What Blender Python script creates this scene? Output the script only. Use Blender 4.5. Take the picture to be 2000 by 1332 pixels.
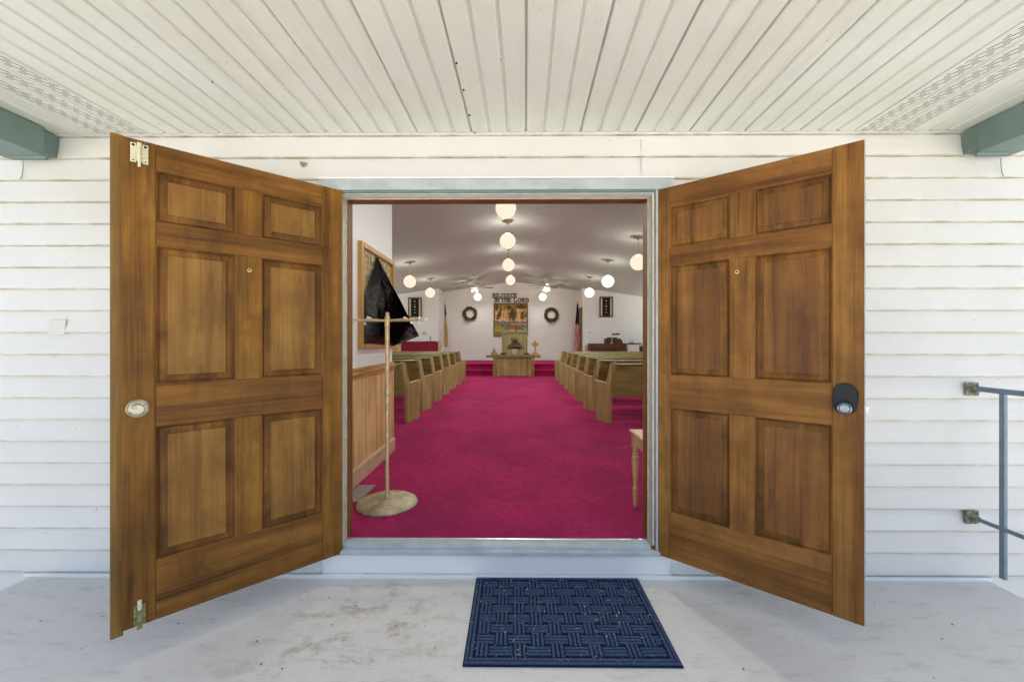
import bpy, bmesh, math, random
from mathutils import Vector, Matrix, noise
random.seed(7)
R = math.radians
for o in list(bpy.data.objects): bpy.data.objects.remove(o)
S = bpy.context.scene
C = S.collection
# ---------------------------------------------------------------- camera, sky, sun, exposure
CAMZ = 1.34
F = 790.0                      # focal length in pixels of the 2000 px wide photograph
cd = bpy.data.cameras.new('camera'); cam = bpy.data.objects.new('camera', cd); C.objects.link(cam)
cd.lens = F / 2000 * 36; cd.sensor_width = 36; cd.clip_start = 0.02; cd.clip_end = 1500
cam.location = (0, 0, CAMZ); cam.rotation_euler = (R(90), 0, R(0.45))
cd.shift_x = 0.0011; cd.shift_y = -0.001
S.camera = cam
SUN_EL, SUN_AZ = R(62), R(12)          # sun behind the church, a little to the right: the porch lies in shade
w = bpy.data.worlds.new('World'); S.world = w; w.use_nodes = True
nt = w.node_tree; nt.nodes.clear()
sky = nt.nodes.new('ShaderNodeTexSky'); sky.sky_type = 'NISHITA'; sky.sun_disc = False
sky.sun_elevation = SUN_EL; sky.sun_rotation = SUN_AZ; sky.air_density = 1.0; sky.dust_density = 7.0; sky.ozone_density = 0.4
bg = nt.nodes.new('ShaderNodeBackground'); bg.inputs[1].default_value = 0.15
wo = nt.nodes.new('ShaderNodeOutputWorld')
nt.links.new(sky.outputs[0], bg.inputs[0]); nt.links.new(bg.outputs[0], wo.inputs[0])
sl = bpy.data.lights.new('sun', 'SUN'); sl.energy = 4.2; sl.angle = R(0.5); sl.color = (1, .95, .87)
so = bpy.data.objects.new('sun', sl); C.objects.link(so)
sd = Vector((math.sin(SUN_AZ) * math.cos(SUN_EL), math.cos(SUN_AZ) * math.cos(SUN_EL), math.sin(SUN_EL)))
so.rotation_euler = sd.to_track_quat('Z', 'Y').to_euler(); so.location = (3, -8, 9)
S.view_settings.view_transform = 'Standard'; S.view_settings.look = 'None'
S.view_settings.exposure = 1.74; S.view_settings.gamma = 1
S.render.engine = 'CYCLES'; S.cycles.max_bounces = 12; S.cycles.diffuse_bounces = 8
S.cycles.use_denoising = True
S.cycles.sample_clamp_indirect = 6
LAMP_W = 25.0; FILL_DOWN = 190.0

# ---------------------------------------------------------------- helpers
def P(u, v, Y): return Vector(((u - 1004) / F * Y, Y, CAMZ - (v - 664) / F * Y))

class MB:
    def __init__(s): s.v = []; s.f = []; s.m = []; s.c = None
    def add(s, vs, fs, m=0):
        b = len(s.v); s.v += [tuple(p) for p in vs]; s.f += [tuple(i + b for i in f) for f in fs]; s.m += [m] * len(fs); return s
    def box(s, x0, x1, y0, y1, z0, z1, m=0, M=None):
        vs = [Vector((x, y, z)) for z in (z0, z1) for y in (y0, y1) for x in (x0, x1)]
        if M: vs = [M @ p for p in vs]
        return s.add(vs, [(0, 2, 3, 1), (4, 5, 7, 6), (0, 1, 5, 4), (2, 6, 7, 3), (0, 4, 6, 2), (1, 3, 7, 5)], m)
    def quad(s, a, b, c, d, m=0): return s.add([a, b, c, d], [(0, 1, 2, 3)], m)
    def prism(s, poly, ext, m=0):            # poly: list of 3D points, ext: extrusion vector
        n = len(poly); e = Vector(ext); a = [Vector(p) for p in poly]
        return s.add(a + [p + e for p in a], [tuple(range(n))[::-1], tuple(range(n, 2 * n))] + [(i, (i + 1) % n, n + (i + 1) % n, n + i) for i in range(n)], m)
    def tube(s, pts, r, n=10, m=0, cap=True):
        pts = [Vector(p) for p in pts]; rs = r if isinstance(r, (list, tuple)) else [r] * len(pts); vs = []; up = None
        for i, p in enumerate(pts):
            t = (pts[min(i + 1, len(pts) - 1)] - pts[max(i - 1, 0)]).normalized()
            if up is None: up = Vector((0, 0, 1)) if abs(t.z) < .9 else Vector((1, 0, 0))
            a = t.cross(up).normalized(); b = a.cross(t).normalized(); up = b
            vs += [p + (a * math.cos(q) + b * math.sin(q)) * rs[i] for q in [2 * math.pi * k / n for k in range(n)]]
        fs = [(i * n + k, i * n + (k + 1) % n, (i + 1) * n + (k + 1) % n, (i + 1) * n + k) for i in range(len(pts) - 1) for k in range(n)]
        if cap: fs += [tuple(range(n))[::-1], tuple(range((len(pts) - 1) * n, len(pts) * n))]
        return s.add(vs, fs, m)
    def lathe(s, prof, n=24, c=(0, 0, 0), M=None, m=0):      # prof: (r, z)
        vs = []
        for r, z in prof:
            for k in range(n):
                q = 2 * math.pi * k / n; p = Vector((r * math.cos(q), r * math.sin(q), z))
                vs.append((M @ p if M else p) + Vector(c))
        k_ = len(prof)
        fs = [(i * n + k, i * n + (k + 1) % n, (i + 1) * n + (k + 1) % n, (i + 1) * n + k) for i in range(k_ - 1) for k in range(n)]
        fs += [tuple(range(n))[::-1], tuple(range((k_ - 1) * n, k_ * n))]
        return s.add(vs, fs, m)
    def sphere(s, c, r, n=14, m=0, sq=(1, 1, 1)):
        prof = [(r * math.sin(math.pi * i / n) + 1e-5, -r * math.cos(math.pi * i / n)) for i in range(n + 1)]
        return s.lathe(prof, n * 2, c, Matrix.Diagonal(Vector(sq)).to_4x4(), m)
    def build(s, name, mats, parent=None, smooth=False, bevel=0, loc=None, seg=2):
        me = bpy.data.meshes.new(name); me.from_pydata(s.v, [], s.f)
        for mt in (mats if isinstance(mats, (list, tuple)) else [mats]): me.materials.append(mt)
        me.polygons.foreach_set('material_index', s.m)
        if s.c:
            at = me.color_attributes.new('Col', 'FLOAT_COLOR', 'POINT')
            for i, c in enumerate(s.c): at.data[i].color = (*c, 1)
        bm = bmesh.new(); bm.from_mesh(me); bmesh.ops.recalc_face_normals(bm, faces=bm.faces); bm.to_mesh(me); bm.free()
        if smooth: me.polygons.foreach_set('use_smooth', [True] * len(me.polygons))
        o = bpy.data.objects.new(name, me); C.objects.link(o)
        if parent: o.parent = parent
        if loc: o.location = loc
        if smooth:
            mod = o.modifiers.new('edge', 'EDGE_SPLIT'); mod.split_angle = R(38)
        if bevel:
            b = o.modifiers.new('bevel', 'BEVEL'); b.width = bevel; b.segments = seg; b.limit_method = 'ANGLE'; b.angle_limit = R(40)
        return o

def thing(name, label, cat, loc=(0, 0, 0), rz=0, group=None):
    o = bpy.data.objects.new(name, None); C.objects.link(o); o.location = loc; o.rotation_euler = (0, 0, rz); o.empty_display_size = .1
    tag(o, label, cat, group); return o
def tag(o, label=None, cat=None, group=None, kind=None):
    if label: o['label'] = label
    if cat: o['category'] = cat
    if group: o['group'] = group
    if kind: o['kind'] = kind
    return o
def kids(o): return [c for c in bpy.data.objects if c.parent == o]
def dup(o, loc=None, rz=None, label=None):
    r = o.copy(); C.objects.link(r)
    if loc is not None: r.location = loc
    if rz is not None: r.rotation_euler = (0, 0, rz)
    if label: r['label'] = label
    for ch in kids(o):
        c = ch.copy(); C.objects.link(c); c.parent = r
        for g in kids(ch):
            d = g.copy(); C.objects.link(d); d.parent = c
    return r

# ---------------------------------------------------------------- materials
class NT:
    def __init__(s, name):
        s.mat = bpy.data.materials.new(name); s.mat.use_nodes = True; s.t = s.mat.node_tree
        s.b = s.t.nodes['Principled BSDF']
    def n(s, typ, **kw):
        o = s.t.nodes.new('ShaderNode' + typ)
        for k, v in kw.items():
            if k.startswith('i_'): o.inputs[k[2:].replace('_', ' ')].default_value = v
            else: setattr(o, k, v)
        return o
    def l(s, a, b): s.t.links.new(a, b)
    def tc(s, scale=(1, 1, 1), which='Object', rot=(0, 0, 0), rand=False):
        t = s.n('TexCoord'); m = s.n('Mapping'); m.inputs['Scale'].default_value = scale; m.inputs['Rotation'].default_value = rot
        s.l(t.outputs[which], m.inputs['Vector'])
        if rand:
            oi = s.n('ObjectInfo'); mu = s.n('VectorMath', operation='MULTIPLY'); cx = s.n('CombineXYZ')
            for k in range(3): s.l(oi.outputs['Random'], cx.inputs[k])
            s.l(cx.outputs[0], mu.inputs[0]); mu.inputs[1].default_value = (37, 53, 71); s.l(mu.outputs[0], m.inputs['Location'])
        return m.outputs[0]
    def noise(s, vec, scale=5, detail=4, rough=.55, dist=0):
        o = s.n('TexNoise'); o.inputs['Scale'].default_value = scale; o.inputs['Detail'].default_value = detail
        o.inputs['Roughness'].default_value = rough; o.inputs['Distortion'].default_value = dist; s.l(vec, o.inputs['Vector']); return o.outputs['Fac']
    def ramp(s, fac, stops):
        o = s.n('ValToRGB'); e = o.color_ramp.elements
        while len(e) < len(stops): e.new(.5)
        for i, (p, c) in enumerate(stops):
            e[i].position = p; e[i].color = (*c, 1) if isinstance(c, (tuple, list)) else (c, c, c, 1)
        s.l(fac, o.inputs[0]); return o.outputs[0]
    def mix(s, fac, a, b, mode='MIX'):
        o = s.n('MixRGB', blend_type=mode)
        for i, x in ((0, fac), (1, a), (2, b)):
            if isinstance(x, (int, float)): o.inputs[i].default_value = x
            elif isinstance(x, (tuple, list)): o.inputs[i].default_value = (*x, 1)
            else: s.l(x, o.inputs[i])
        return o.outputs[0]
    def math(s, op, a, b=0, c=0):
        o = s.n('Math', operation=op)
        for i, x in enumerate((a, b, c)):
            if isinstance(x, (int, float)): o.inputs[i].default_value = x
            else: s.l(x, o.inputs[i])
        return o.outputs[0]
    def bump(s, h, strength=.3, dist=.01):
        o = s.n('Bump'); o.inputs['Strength'].default_value = strength; o.inputs['Distance'].default_value = dist
        s.l(h, o.inputs['Height']); s.l(o.outputs[0], s.b.inputs['Normal'])
    def out(s, col, rough=.6, metal=0, spec=.5):
        if isinstance(col, (tuple, list)): s.b.inputs['Base Color'].default_value = (*col, 1)
        else: s.l(col, s.b.inputs['Base Color'])
        if isinstance(rough, (int, float)): s.b.inputs['Roughness'].default_value = rough
        else: s.l(rough, s.b.inputs['Roughness'])
        s.b.inputs['Metallic'].default_value = metal; s.b.inputs['Specular IOR Level'].default_value = spec
        return s.mat

def plain(name, c, rough=.6, metal=0, var=.15, scale=12, bump=0, bs=60, spec=.4, rand=False):
    m = NT(name); v = m.tc(rand=rand); f = m.noise(v, scale, 5)
    lo = tuple(x * (1 - var) for x in c); hi = tuple(min(1, x * (1 + var)) for x in c)
    if bump: m.bump(m.noise(v, bs, 3), bump, .004)
    return m.out(m.ramp(f, [(.3, lo), (.7, hi)]), rough, metal, spec)

def wood(name, dark, mid, light, axis='z', blot=.5, rough=.55, fine=70, bump=.25, stain=None, spec=.35, boards=0):
    m = NT(name)
    sc = {'z': (fine, fine, 1.6), 'x': (1.6, fine, fine), 'y': (fine, 1.6, fine)}[axis]
    v = m.tc(sc, rand=True); g = m.noise(v, 1.0, 5, .65, .4)
    v2 = m.tc({'z': (9, 9, .8), 'x': (.8, 9, 9), 'y': (9, .8, 9)}[axis], rand=True); g2 = m.noise(v2, 1.0, 3, .5, 1.2)
    vb = m.tc((1, 1, 1), rand=True); b = m.noise(vb, 5.5, 4, .6)
    col = m.ramp(g, [(.36, dark), (.5, mid), (.66, light)])
    col = m.mix(.68, col, m.ramp(g2, [(.3, dark), (.5, mid), (.7, light)]))
    col = m.mix(m.ramp(b, [(.38, 0.0), (.68, blot)]), col, dark)
    if boards:
        t = m.n('TexCoord'); sp = m.n('SeparateXYZ'); m.l(t.outputs['Object'], sp.inputs[0]); q = m.math('MULTIPLY', sp.outputs[0], boards)
        wn = m.n('TexWhiteNoise', noise_dimensions='1D'); m.l(m.math('FLOOR', q), wn.inputs['W']); col = m.mix(m.math('MULTIPLY', wn.outputs['Value'], .38), col, m.mix(.5, dark, mid))
        fr = m.math('FRACT', q); col = m.mix(m.math('MULTIPLY', m.math('LESS_THAN', fr, .02), .6), col, dark)
    if stain:
        s2 = m.noise(m.tc((1.6, 1.6, .35), rand=True), 4.5, 6, .75)
        col = m.mix(m.ramp(s2, [(.54, 0.0), (.74, .6)]), col, stain)
    m.bump(g, bump, .002)
    return m.out(col, m.ramp(g2, [(.3, rough - .08), (.7, rough + .12)]), 0, spec)

# siding: white vinyl with grime gathered along each lap
def siding_mat():
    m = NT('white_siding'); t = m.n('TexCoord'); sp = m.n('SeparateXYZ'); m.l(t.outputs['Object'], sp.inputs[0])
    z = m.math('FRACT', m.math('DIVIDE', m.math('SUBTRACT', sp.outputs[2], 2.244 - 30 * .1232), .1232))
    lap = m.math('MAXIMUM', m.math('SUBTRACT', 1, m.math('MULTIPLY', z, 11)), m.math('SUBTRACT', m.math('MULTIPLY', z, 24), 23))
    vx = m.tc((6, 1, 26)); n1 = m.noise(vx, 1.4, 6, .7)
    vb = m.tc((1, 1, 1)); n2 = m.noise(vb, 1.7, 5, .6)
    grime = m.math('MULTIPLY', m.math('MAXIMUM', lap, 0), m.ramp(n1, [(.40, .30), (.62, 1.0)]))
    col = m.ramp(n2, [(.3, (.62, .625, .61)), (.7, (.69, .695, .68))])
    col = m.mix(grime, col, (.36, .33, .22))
    sp2 = m.noise(m.tc((1, 1, 1)), 55, 2, .5); col = m.mix(m.ramp(sp2, [(.735, 0.0), (.77, .7)]), col, (.22, .2, .15))
    m.bump(m.noise(m.tc((3, 3, 40)), 6, 4), .08, .002)
    return m.out(col, .42, 0, .35)
def soffit_mat(vent=False):
    m = NT('soffit_vent' if vent else 'soffit_vinyl'); v = m.tc(); n1 = m.noise(v, 1.5, 5, .6); n2 = m.noise(m.tc((5, .6, 5)), 3, 6, .7)
    col = m.ramp(n1, [(.3, (.66, .675, .61)), (.7, (.73, .745, .69))])
    col = m.mix(m.ramp(n2, [(.5, 0.0), (.8, .25)]), col, (.42, .38, .27))
    s3 = m.noise(v, 34, 2); col = m.mix(m.ramp(s3, [(.76, 0.0), (.79, .8)]), col, (.18, .12, .08))
    if vent:
        t = m.n('TexCoord'); sp = m.n('SeparateXYZ'); m.l(t.outputs['Object'], sp.inputs[0]); X, Yc = sp.outputs[0], sp.outputs[1]
        ax = m.math('ABSOLUTE', m.math('SUBTRACT', X, -.05))
        dq = m.math('DIVIDE', m.math('ADD', ax, m.math('MULTIPLY', Yc, .42)), .0165); d = m.math('FRACT', dq)
        g = m.math('FRACT', m.math('ADD', m.math('DIVIDE', Yc, .080), m.math('MULTIPLY', m.math('FLOOR', dq), .37)))
        hole = m.math('MULTIPLY', m.math('LESS_THAN', d, .36), m.math('LESS_THAN', g, .74))
        col = m.mix(hole, col, (.02, .018, .015))
    m.bump(m.noise(v, 160, 2), .05, .001)
    return m.out(col, .5, 0, .3)
def concrete_mat():
    m = NT('painted_concrete'); v = m.tc(); n1 = m.noise(v, 1.3, 6, .65); n2 = m.noise(v, 90, 3, .6); n3 = m.noise(m.tc((1, 1.6, 1)), 5.5, 8, .75, .15)
    col = m.ramp(n1, [(.3, (.70, .665, .61)), (.7, (.78, .745, .69))])
    col = m.mix(m.ramp(n2, [(.35, .12), (.7, 0.0)]), col, (.25, .25, .24))
    t = m.n('TexCoord'); sp = m.n('SeparateXYZ'); m.l(t.outputs['Object'], sp.inputs[0])
    # brown foot-worn stain to the left of the mat
    dx = m.math('DIVIDE', m.math('ADD', sp.outputs[0], .72), .62); dy = m.math('DIVIDE', m.math('SUBTRACT', sp.outputs[1], 1.85), .6)
    r = m.math('SQRT', m.math('ADD', m.math('MULTIPLY', dx, dx), m.math('MULTIPLY', dy, dy)))
    msk = m.math('MULTIPLY', m.ramp(r, [(.3, 1.0), (1.15, 0.0)]), m.ramp(n3, [(.50, 0.0), (.62, .6)]))
    col = m.mix(msk, col, (.33, .27, .15))
    n4 = m.noise(m.tc((1, 3.5, 1), rot=(0, 0, .35)), 5, 8, .75); col = m.mix(m.ramp(n4, [(.52, 0.0), (.76, .45)]), col, (.24, .22, .17))
    n5 = m.noise(v, 42, 2); col = m.mix(m.ramp(n5, [(.765, 0.0), (.785, .8)]), col, (.1, .08, .06))
    m.bump(m.noise(v, 140, 4), .12, .002)
    return m.out(col, m.ramp(n1, [(.3, .45), (.7, .62)]), 0, .4)
def carpet_mat():
    m = NT('crimson_carpet'); v = m.tc(); a = m.noise(v, 130, 4, .7); b = m.noise(v, 1.8, 5, .6); c = m.noise(v, 16, 4, .6)
    col = m.ramp(a, [(.3, (.19, .005, .038)), (.55, (.52, .018, .108)), (.75, (.68, .055, .19))])
    col = m.mix(m.ramp(b, [(.35, .6), (.62, 0.0)]), col, (.17, .005, .040)); col = m.mix(m.ramp(c, [(.4, .45), (.6, 0.0)]), col, (.18, .006, .045))
    s = m.noise(v, 60, 2); col = m.mix(m.ramp(s, [(.755, 0.0), (.775, .6)]), col, (.5, .35, .38))
    m.bump(a, .7, .01)
    m.b.inputs['Sheen Weight'].default_value = .25; m.b.inputs['Sheen Tint'].default_value = (.9, .2, .5, 1)
    return m.out(col, .95, 0, .1)
def popcorn_mat():
    m = NT('textured_ceiling'); v = m.tc(); a = m.noise(v, 55, 5, .75)
    m.bump(a, .8, .012); return m.out(m.ramp(a, [(.3, (.38, .435, .41)), (.65, (.60, .68, .645))]), .95, 0, .1)
def glow(name, c, st, tr=0):
    m = bpy.data.materials.new(name); m.use_nodes = True; t = m.node_tree; t.nodes.clear()
    e = t.nodes.new('ShaderNodeEmission'); e.inputs[0].default_value = (*c, 1); e.inputs[1].default_value = st
    o = t.nodes.new('ShaderNodeOutputMaterial')
    if tr:
        x = t.nodes.new('ShaderNodeMixShader'); x.inputs[0].default_value = tr; tp = t.nodes.new('ShaderNodeBsdfTransparent')
        t.links.new(e.outputs[0], x.inputs[1]); t.links.new(tp.outputs[0], x.inputs[2]); t.links.new(x.outputs[0], o.inputs[0])
    else: t.links.new(e.outputs[0], o.inputs[0])
    return m
def vcol(name, rough=.7, spec=.3, bump=0):
    m = NT(name); a = m.n('VertexColor', layer_name='Col')
    if bump: m.bump(m.noise(m.tc(), 60, 4), bump, .004)
    return m.out(a.outputs[0], rough, 0, spec)

M = {}
M['siding'] = siding_mat(); M['soffit'] = soffit_mat(); M['vent'] = soffit_mat(True); M['concrete'] = concrete_mat(); M['carpet'] = carpet_mat(); M['popcorn'] = popcorn_mat()
DD, DM, DL = (.065, .025, .006), (.215, .096, .014), (.33, .165, .030)
ST = (.045, .018, .009)
M['door_v'] = wood('door_wood_upright_grain', DD, DM, DL, 'z', .5, .5, 85, .4, ST, .18)
M['door_h'] = wood('door_wood_level_grain', DD, (.205, .090, .016), (.31, .150, .030), 'x', .5, .5, 85, .4, ST, .18)
M['door_p'] = wood('door_panel_wood', (.11, .045, .012), (.285, .145, .030), (.41, .23, .060), 'z', .55, .48, 70, .3, ST, .2, 9.5)
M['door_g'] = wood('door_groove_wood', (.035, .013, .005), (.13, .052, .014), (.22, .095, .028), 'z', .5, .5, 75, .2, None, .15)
M['door_b'] = wood('panel_border_wood', (.045, .018, .006), (.20, .088, .017), (.31, .15, .036), 'z', .75, .5, 70, .3, ST, .18)
M['door_e'] = wood('door_edge_wood', (.10, .05, .010), (.25, .13, .025), (.33, .18, .04), 'z', .3, .5, 60, .2)
M['jamb'] = wood('jamb_wood', (.09, .035, .01), (.17, .075, .02), (.25, .12, .04), 'z', .3, .5)
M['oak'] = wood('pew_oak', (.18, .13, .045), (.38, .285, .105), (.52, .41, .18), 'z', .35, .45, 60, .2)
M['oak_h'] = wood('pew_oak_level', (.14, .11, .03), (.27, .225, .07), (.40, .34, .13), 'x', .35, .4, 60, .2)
M['pine'] = wood('pine_wainscot', (.34, .18, .05), (.70, .46, .19), (.80, .58, .29), 'z', .25, .5, 30, .15)
M['pine_y'] = wood('pine_rail', (.27, .12, .03), (.52, .27, .09), (.62, .37, .15), 'y', .25, .45, 40, .15)
M['base_y'] = wood('baseboard_wood', (.34, .22, .13), (.58, .40, .26), (.70, .52, .37), 'y', .25, .5, 40, .15)
M['maple'] = wood('maple_table', (.34, .20, .08), (.55, .36, .15), (.66, .46, .22), 'z', .15, .35, 40, .1)
M['walnut'] = wood('walnut_case', (.035, .012, .008), (.085, .03, .017), (.14, .055, .03), 'x', .2, .35, 50, .1)
M['letterwood'] = plain('dark_letter_wood', (.05, .022, .010), .7)
M['brownframe'] = wood('picture_frame_wood', (.07, .035, .012), (.16, .09, .03), (.24, .14, .05), 'z', .2, .45, 50, .1)
M['goldframe'] = wood('board_frame_wood', (.30, .15, .035), (.50, .28, .075), (.60, .36, .12), 'z', .2, .4, 50, .1)
M['trim'] = plain('blue_grey_trim_paint', (.40, .455, .485), .5, var=.14, scale=9, bump=.15, bs=40)
M['trim_pale'] = plain('pale_weathered_trim', (.43, .47, .45), .55, var=.15, scale=20, bump=.2)
M['tan'] = plain('weathered_tan_wood', (.60, .50, .32), .6, var=.25, scale=25, bump=.2)
M['beam'] = plain('grey_green_beam_paint', (.15, .225, .205), .5, var=.14, scale=5, bump=.15, bs=30)
M['rail'] = plain('blue_grey_rail_paint', (.17, .23, .29), .42, var=.15, scale=15, bump=.1)
M['rust'] = plain('rusty_green_bracket', (.19, .20, .13), .7, var=.7, scale=60, bump=.4)
M['white'] = plain('white_board_paint', (.82, .83, .83), .45, var=.03, scale=3, bump=.06)
M['wall'] = plain('interior_white_wall', (.79, .815, .80), .75, var=.03, scale=3, bump=.1, bs=120)
M['brass'] = plain('aged_brass', (.60, .48, .28), .45, metal=.6, var=.25, scale=25)
M['brassbase'] = plain('worn_brass_base', (.40, .34, .22), .55, metal=.35, var=.45, scale=14, bump=.2)
M['pearl'] = plain('white_peg_tip', (.82, .8, .75), .25, var=.03)
M['ivory'] = plain('ivory_bolt_metal', (.66, .64, .46), .4, metal=.2, var=.15, scale=30)
M['knob'] = plain('dull_silvered_brass', (.50, .47, .36), .38, metal=.55, var=.3, scale=60)
M['moss'] = plain('mossy_corroded_bolt', (.22, .21, .09), .85, var=.6, scale=70, bump=.6)
M['blackplastic'] = plain('black_lock_case', (.015, .021, .023), .42, var=.1, spec=.2)
M['steel'] = plain('dark_steel_knob', (.16, .18, .22), .2, metal=.9, var=.1)
M['dark'] = plain('dark_hole', (.01, .01, .01), .9)
M['grey'] = plain('grey_patch', (.60, .62, .58), .6, var=.05)
M['metal'] = plain('dull_aluminium', (.55, .55, .53), .35, metal=.8, var=.15, scale=30)
M['register'] = plain('brown_register', (.22, .18, .14), .5, metal=.4, var=.2)
M['mat_low'] = plain('navy_mat_backing', (.013, .024, .055), .95, spec=.05)
M['mat'] = plain('navy_mat_fibre', (.055, .086, .155), .95, var=.5, scale=180, bump=.8, bs=300, spec=.1)
M['lint'] = plain('pale_lint', (.55, .52, .42), .9, var=.3)
M['twig'] = plain('dry_twig', (.10, .07, .04), .9, var=.4)
M['wreath'] = plain('dried_vine', (.085, .06, .022), .9, var=.6, scale=30, rand=True)
M['leaf'] = plain('dull_green_leaf', (.085, .066, .026), .8, var=.5, scale=30)
M['rose'] = plain('dusty_rose_petals', (.24, .06, .06), .8, var=.4, scale=50)
M['mauve'] = plain('mauve_petals', (.28, .12, .17), .8, var=.4, scale=50)
M['redcloth'] = plain('dark_red_cloth', (.22, .01, .03), .85, var=.25, scale=20, bump=.3)
M['pulpit'] = wood('pulpit_panel_oak', (.20, .17, .07), (.33, .29, .13), (.40, .36, .17), 'z', .2, .5, 40, .1)
M['lot'] = plain('pale_gravel_lot', (.46, .455, .42), .9, var=.18, scale=3, bump=.5, bs=30)  # unseen ground, made pale to bounce sunlight up under the porch ceiling
M['roof'] = plain('grey_shingles', (.12, .12, .12), .9, var=.3, scale=10, bump=.4)
M['fan'] = plain('fan_white', (.75, .74, .7), .4)
M['blade'] = plain('fan_blade_brown', (.18, .15, .12), .5, var=.2)
M['smoke'] = plain('grey_glass', (.3, .42, .42), .2, var=.3)
M['globe'] = glow('lit_opal_globe', (1.0, .78, .61), .345, .10)
M['globe2'] = glow('lit_opal_globe_bright', (1.0, .90, .70), .50, .10)
M['bulb'] = glow('lit_bulb_shade', (1.0, .93, .78), 1.2)
M['vcol'] = vcol('painted_picture'); M['flag'] = vcol('flag_cloth', .8, .2)
# black plastic sheet and gold crinkled foil
m = NT('black_plastic_sheet'); v = m.tc(); a = m.noise(v, 9, 5, .6, 1.0); m.bump(a, .35, .03); M['plastic'] = m.out((.004, .004, .005), .10, 0, .22)
m = NT('plastic_sheet_underside'); v = m.tc(); a = m.noise(v, 14, 5, .6, 1.5); m.bump(a, .8, .03); M['plastic_grey'] = m.out(m.ramp(a, [(.4, (.015, .013, .014)), (.6, (.16, .14, .15))]), .25, 0, .4)  # grey in the colour imitates shiny reflections on the sheet's lower corner
m = NT('crinkled_gold_foil'); v = m.tc(scale=(1, 2.6, .8)); a = m.noise(v, 9, 6, .75, 2.0); m.bump(a, 1.0, .03)
M['foil'] = m.out(m.ramp(a, [(.40, (.03, .018, .007)), (.47, (.24, .14, .03)), (.54, (.75, .52, .17)), (.62, (.95, .85, .52))]), .45, .0, .5)
m = NT('window_glass'); t_ = m.t; g_ = t_.nodes.new('ShaderNodeBsdfTransparent'); x_ = t_.nodes.new('ShaderNodeMixShader'); x_.inputs[0].default_value = .1
gl_ = t_.nodes.new('ShaderNodeBsdfGlossy'); gl_.inputs['Roughness'].default_value = .02
t_.links.new(g_.outputs[0], x_.inputs[1]); t_.links.new(gl_.outputs[0], x_.inputs[2]); t_.links.new(x_.outputs[0], t_.nodes['Material Output'].inputs[0]); M['glass'] = m.mat

M['r_v'] = wood('right_door_upright', (.08, .030, .008), (.245, .112, .023), (.36, .18, .045), 'z', .5, .5, 85, .4, ST, .18)
M['r_h'] = wood('right_door_level', (.075, .028, .008), (.225, .098, .022), (.325, .158, .040), 'x', .5, .5, 85, .4, ST, .18)
M['r_p'] = wood('right_door_panel', (.07, .026, .009), (.205, .088, .022), (.31, .145, .040), 'z', .5, .48, 70, .3, ST, .2, 8.5)
# ---------------------------------------------------------------- the setting
ZF = .19                        # carpet level
WY = 2.29                       # face of the front wall
g = MB(); g.quad((-400, -400, -.62), (400, -400, -.62), (400, 400, -.62), (-400, 400, -.62))
tag(g.build('ground', M['lot']), kind='structure')
g = MB(); g.box(-2.75, 2.645, -1.2, WY + .012, -.30, 0)
g.box(-2.6, 2.55, -1.1, WY, -.62, -.30)
tag(g.build('porch_floor', M['concrete'], bevel=.006), kind='structure')
# carpet with steps up to the platform
g = MB(); g.box(-5.2, 5.2, 2.40, 12.98, .10, ZF); g.box(-.968, .767, 2.347, 2.40, .12, ZF - .0005)
tag(g.build('floor', M['carpet']), kind='structure')
g = MB(); g.box(-5.2, 5.2, 12.98, 13.36, .10, ZF + .18); g.box(-5.2, 5.2, 13.36, 15.8, .10, ZF + .36)
g.box(-5.2, 5.2, 12.955, 12.98, ZF + .155, ZF + .183); g.box(-5.2, 5.2, 13.335, 13.36, ZF + .335, ZF + .363)
tag(g.build('platform', M['carpet'], bevel=.01), kind='structure')

church = thing('church_building', 'white clapboard church front with open double doorway under a ribbed porch ceiling', 'church', (0, WY, 0))
def cb(mb, name, mats, **k):
    o = mb.build(name, mats, **k); o.parent = church; o.location = Vector(o.location) - Vector((0, WY, 0)); return o
# front siding: saw-tooth courses
H = .1232
def siding(mb, x0, x1, zlo, zhi):
    z = 2.244 + math.floor((zlo - 2.244) / H + .001) * H
    while z < zhi - 1e-4:
        a, b = max(z, zlo), min(z + H, zhi); fa, fb = (a - z) / H, (b - z) / H
        ya = WY - .020 + .017 * fa; yb = WY - .020 + .017 * fb
        if a == z:
            mb.quad((x0, WY, a), (x1, WY, a), (x1, ya, a + .0005), (x0, ya, a + .0005))
            mb.quad((x0, ya, a), (x1, ya, a), (x1, ya - .001, a + .010), (x0, ya - .001, a + .010))
            mb.quad((x0, ya - .001, a + .010), (x1, ya - .001, a + .010), (x1, yb, b), (x0, yb, b))
        else: mb.quad((x0, ya, a), (x1, ya, a), (x1, yb, b), (x0, yb, b))
        z += H
g = MB()
siding(g, -6.2, -1.088, .022, 2.244); siding(g, .884, 6.2, .022, 2.244); siding(g, -6.2, 6.2, 2.244, 2.53)
siding(g, -6.2, -2.775, -.5, .022); siding(g, 2.66, 6.2, -.5, .022)
g.box(-6.2, -.975, WY, 2.40, -.6, 3.0); g.box(.774, 6.2, WY, 2.40, -.6, 3.0); g.box(-.975, .774, WY, 2.40, 2.155, 3.0)
g.box(-.975, .774, WY + .005, 2.40, -.6, .118)
g.box(.712, .7135, WY - .023, WY, 2.262, 2.46)
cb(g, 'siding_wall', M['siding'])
g = MB(); g.box(-1.15, .95, WY - .012, WY + .005, .024, .138); g.box(-2.775, -.85, WY - .026, WY, .0, .022); g.box(-.848, 2.655, WY - .024, WY, .0, .021)
cb(g, 'skirt_board', M['white'], bevel=.002)
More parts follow.
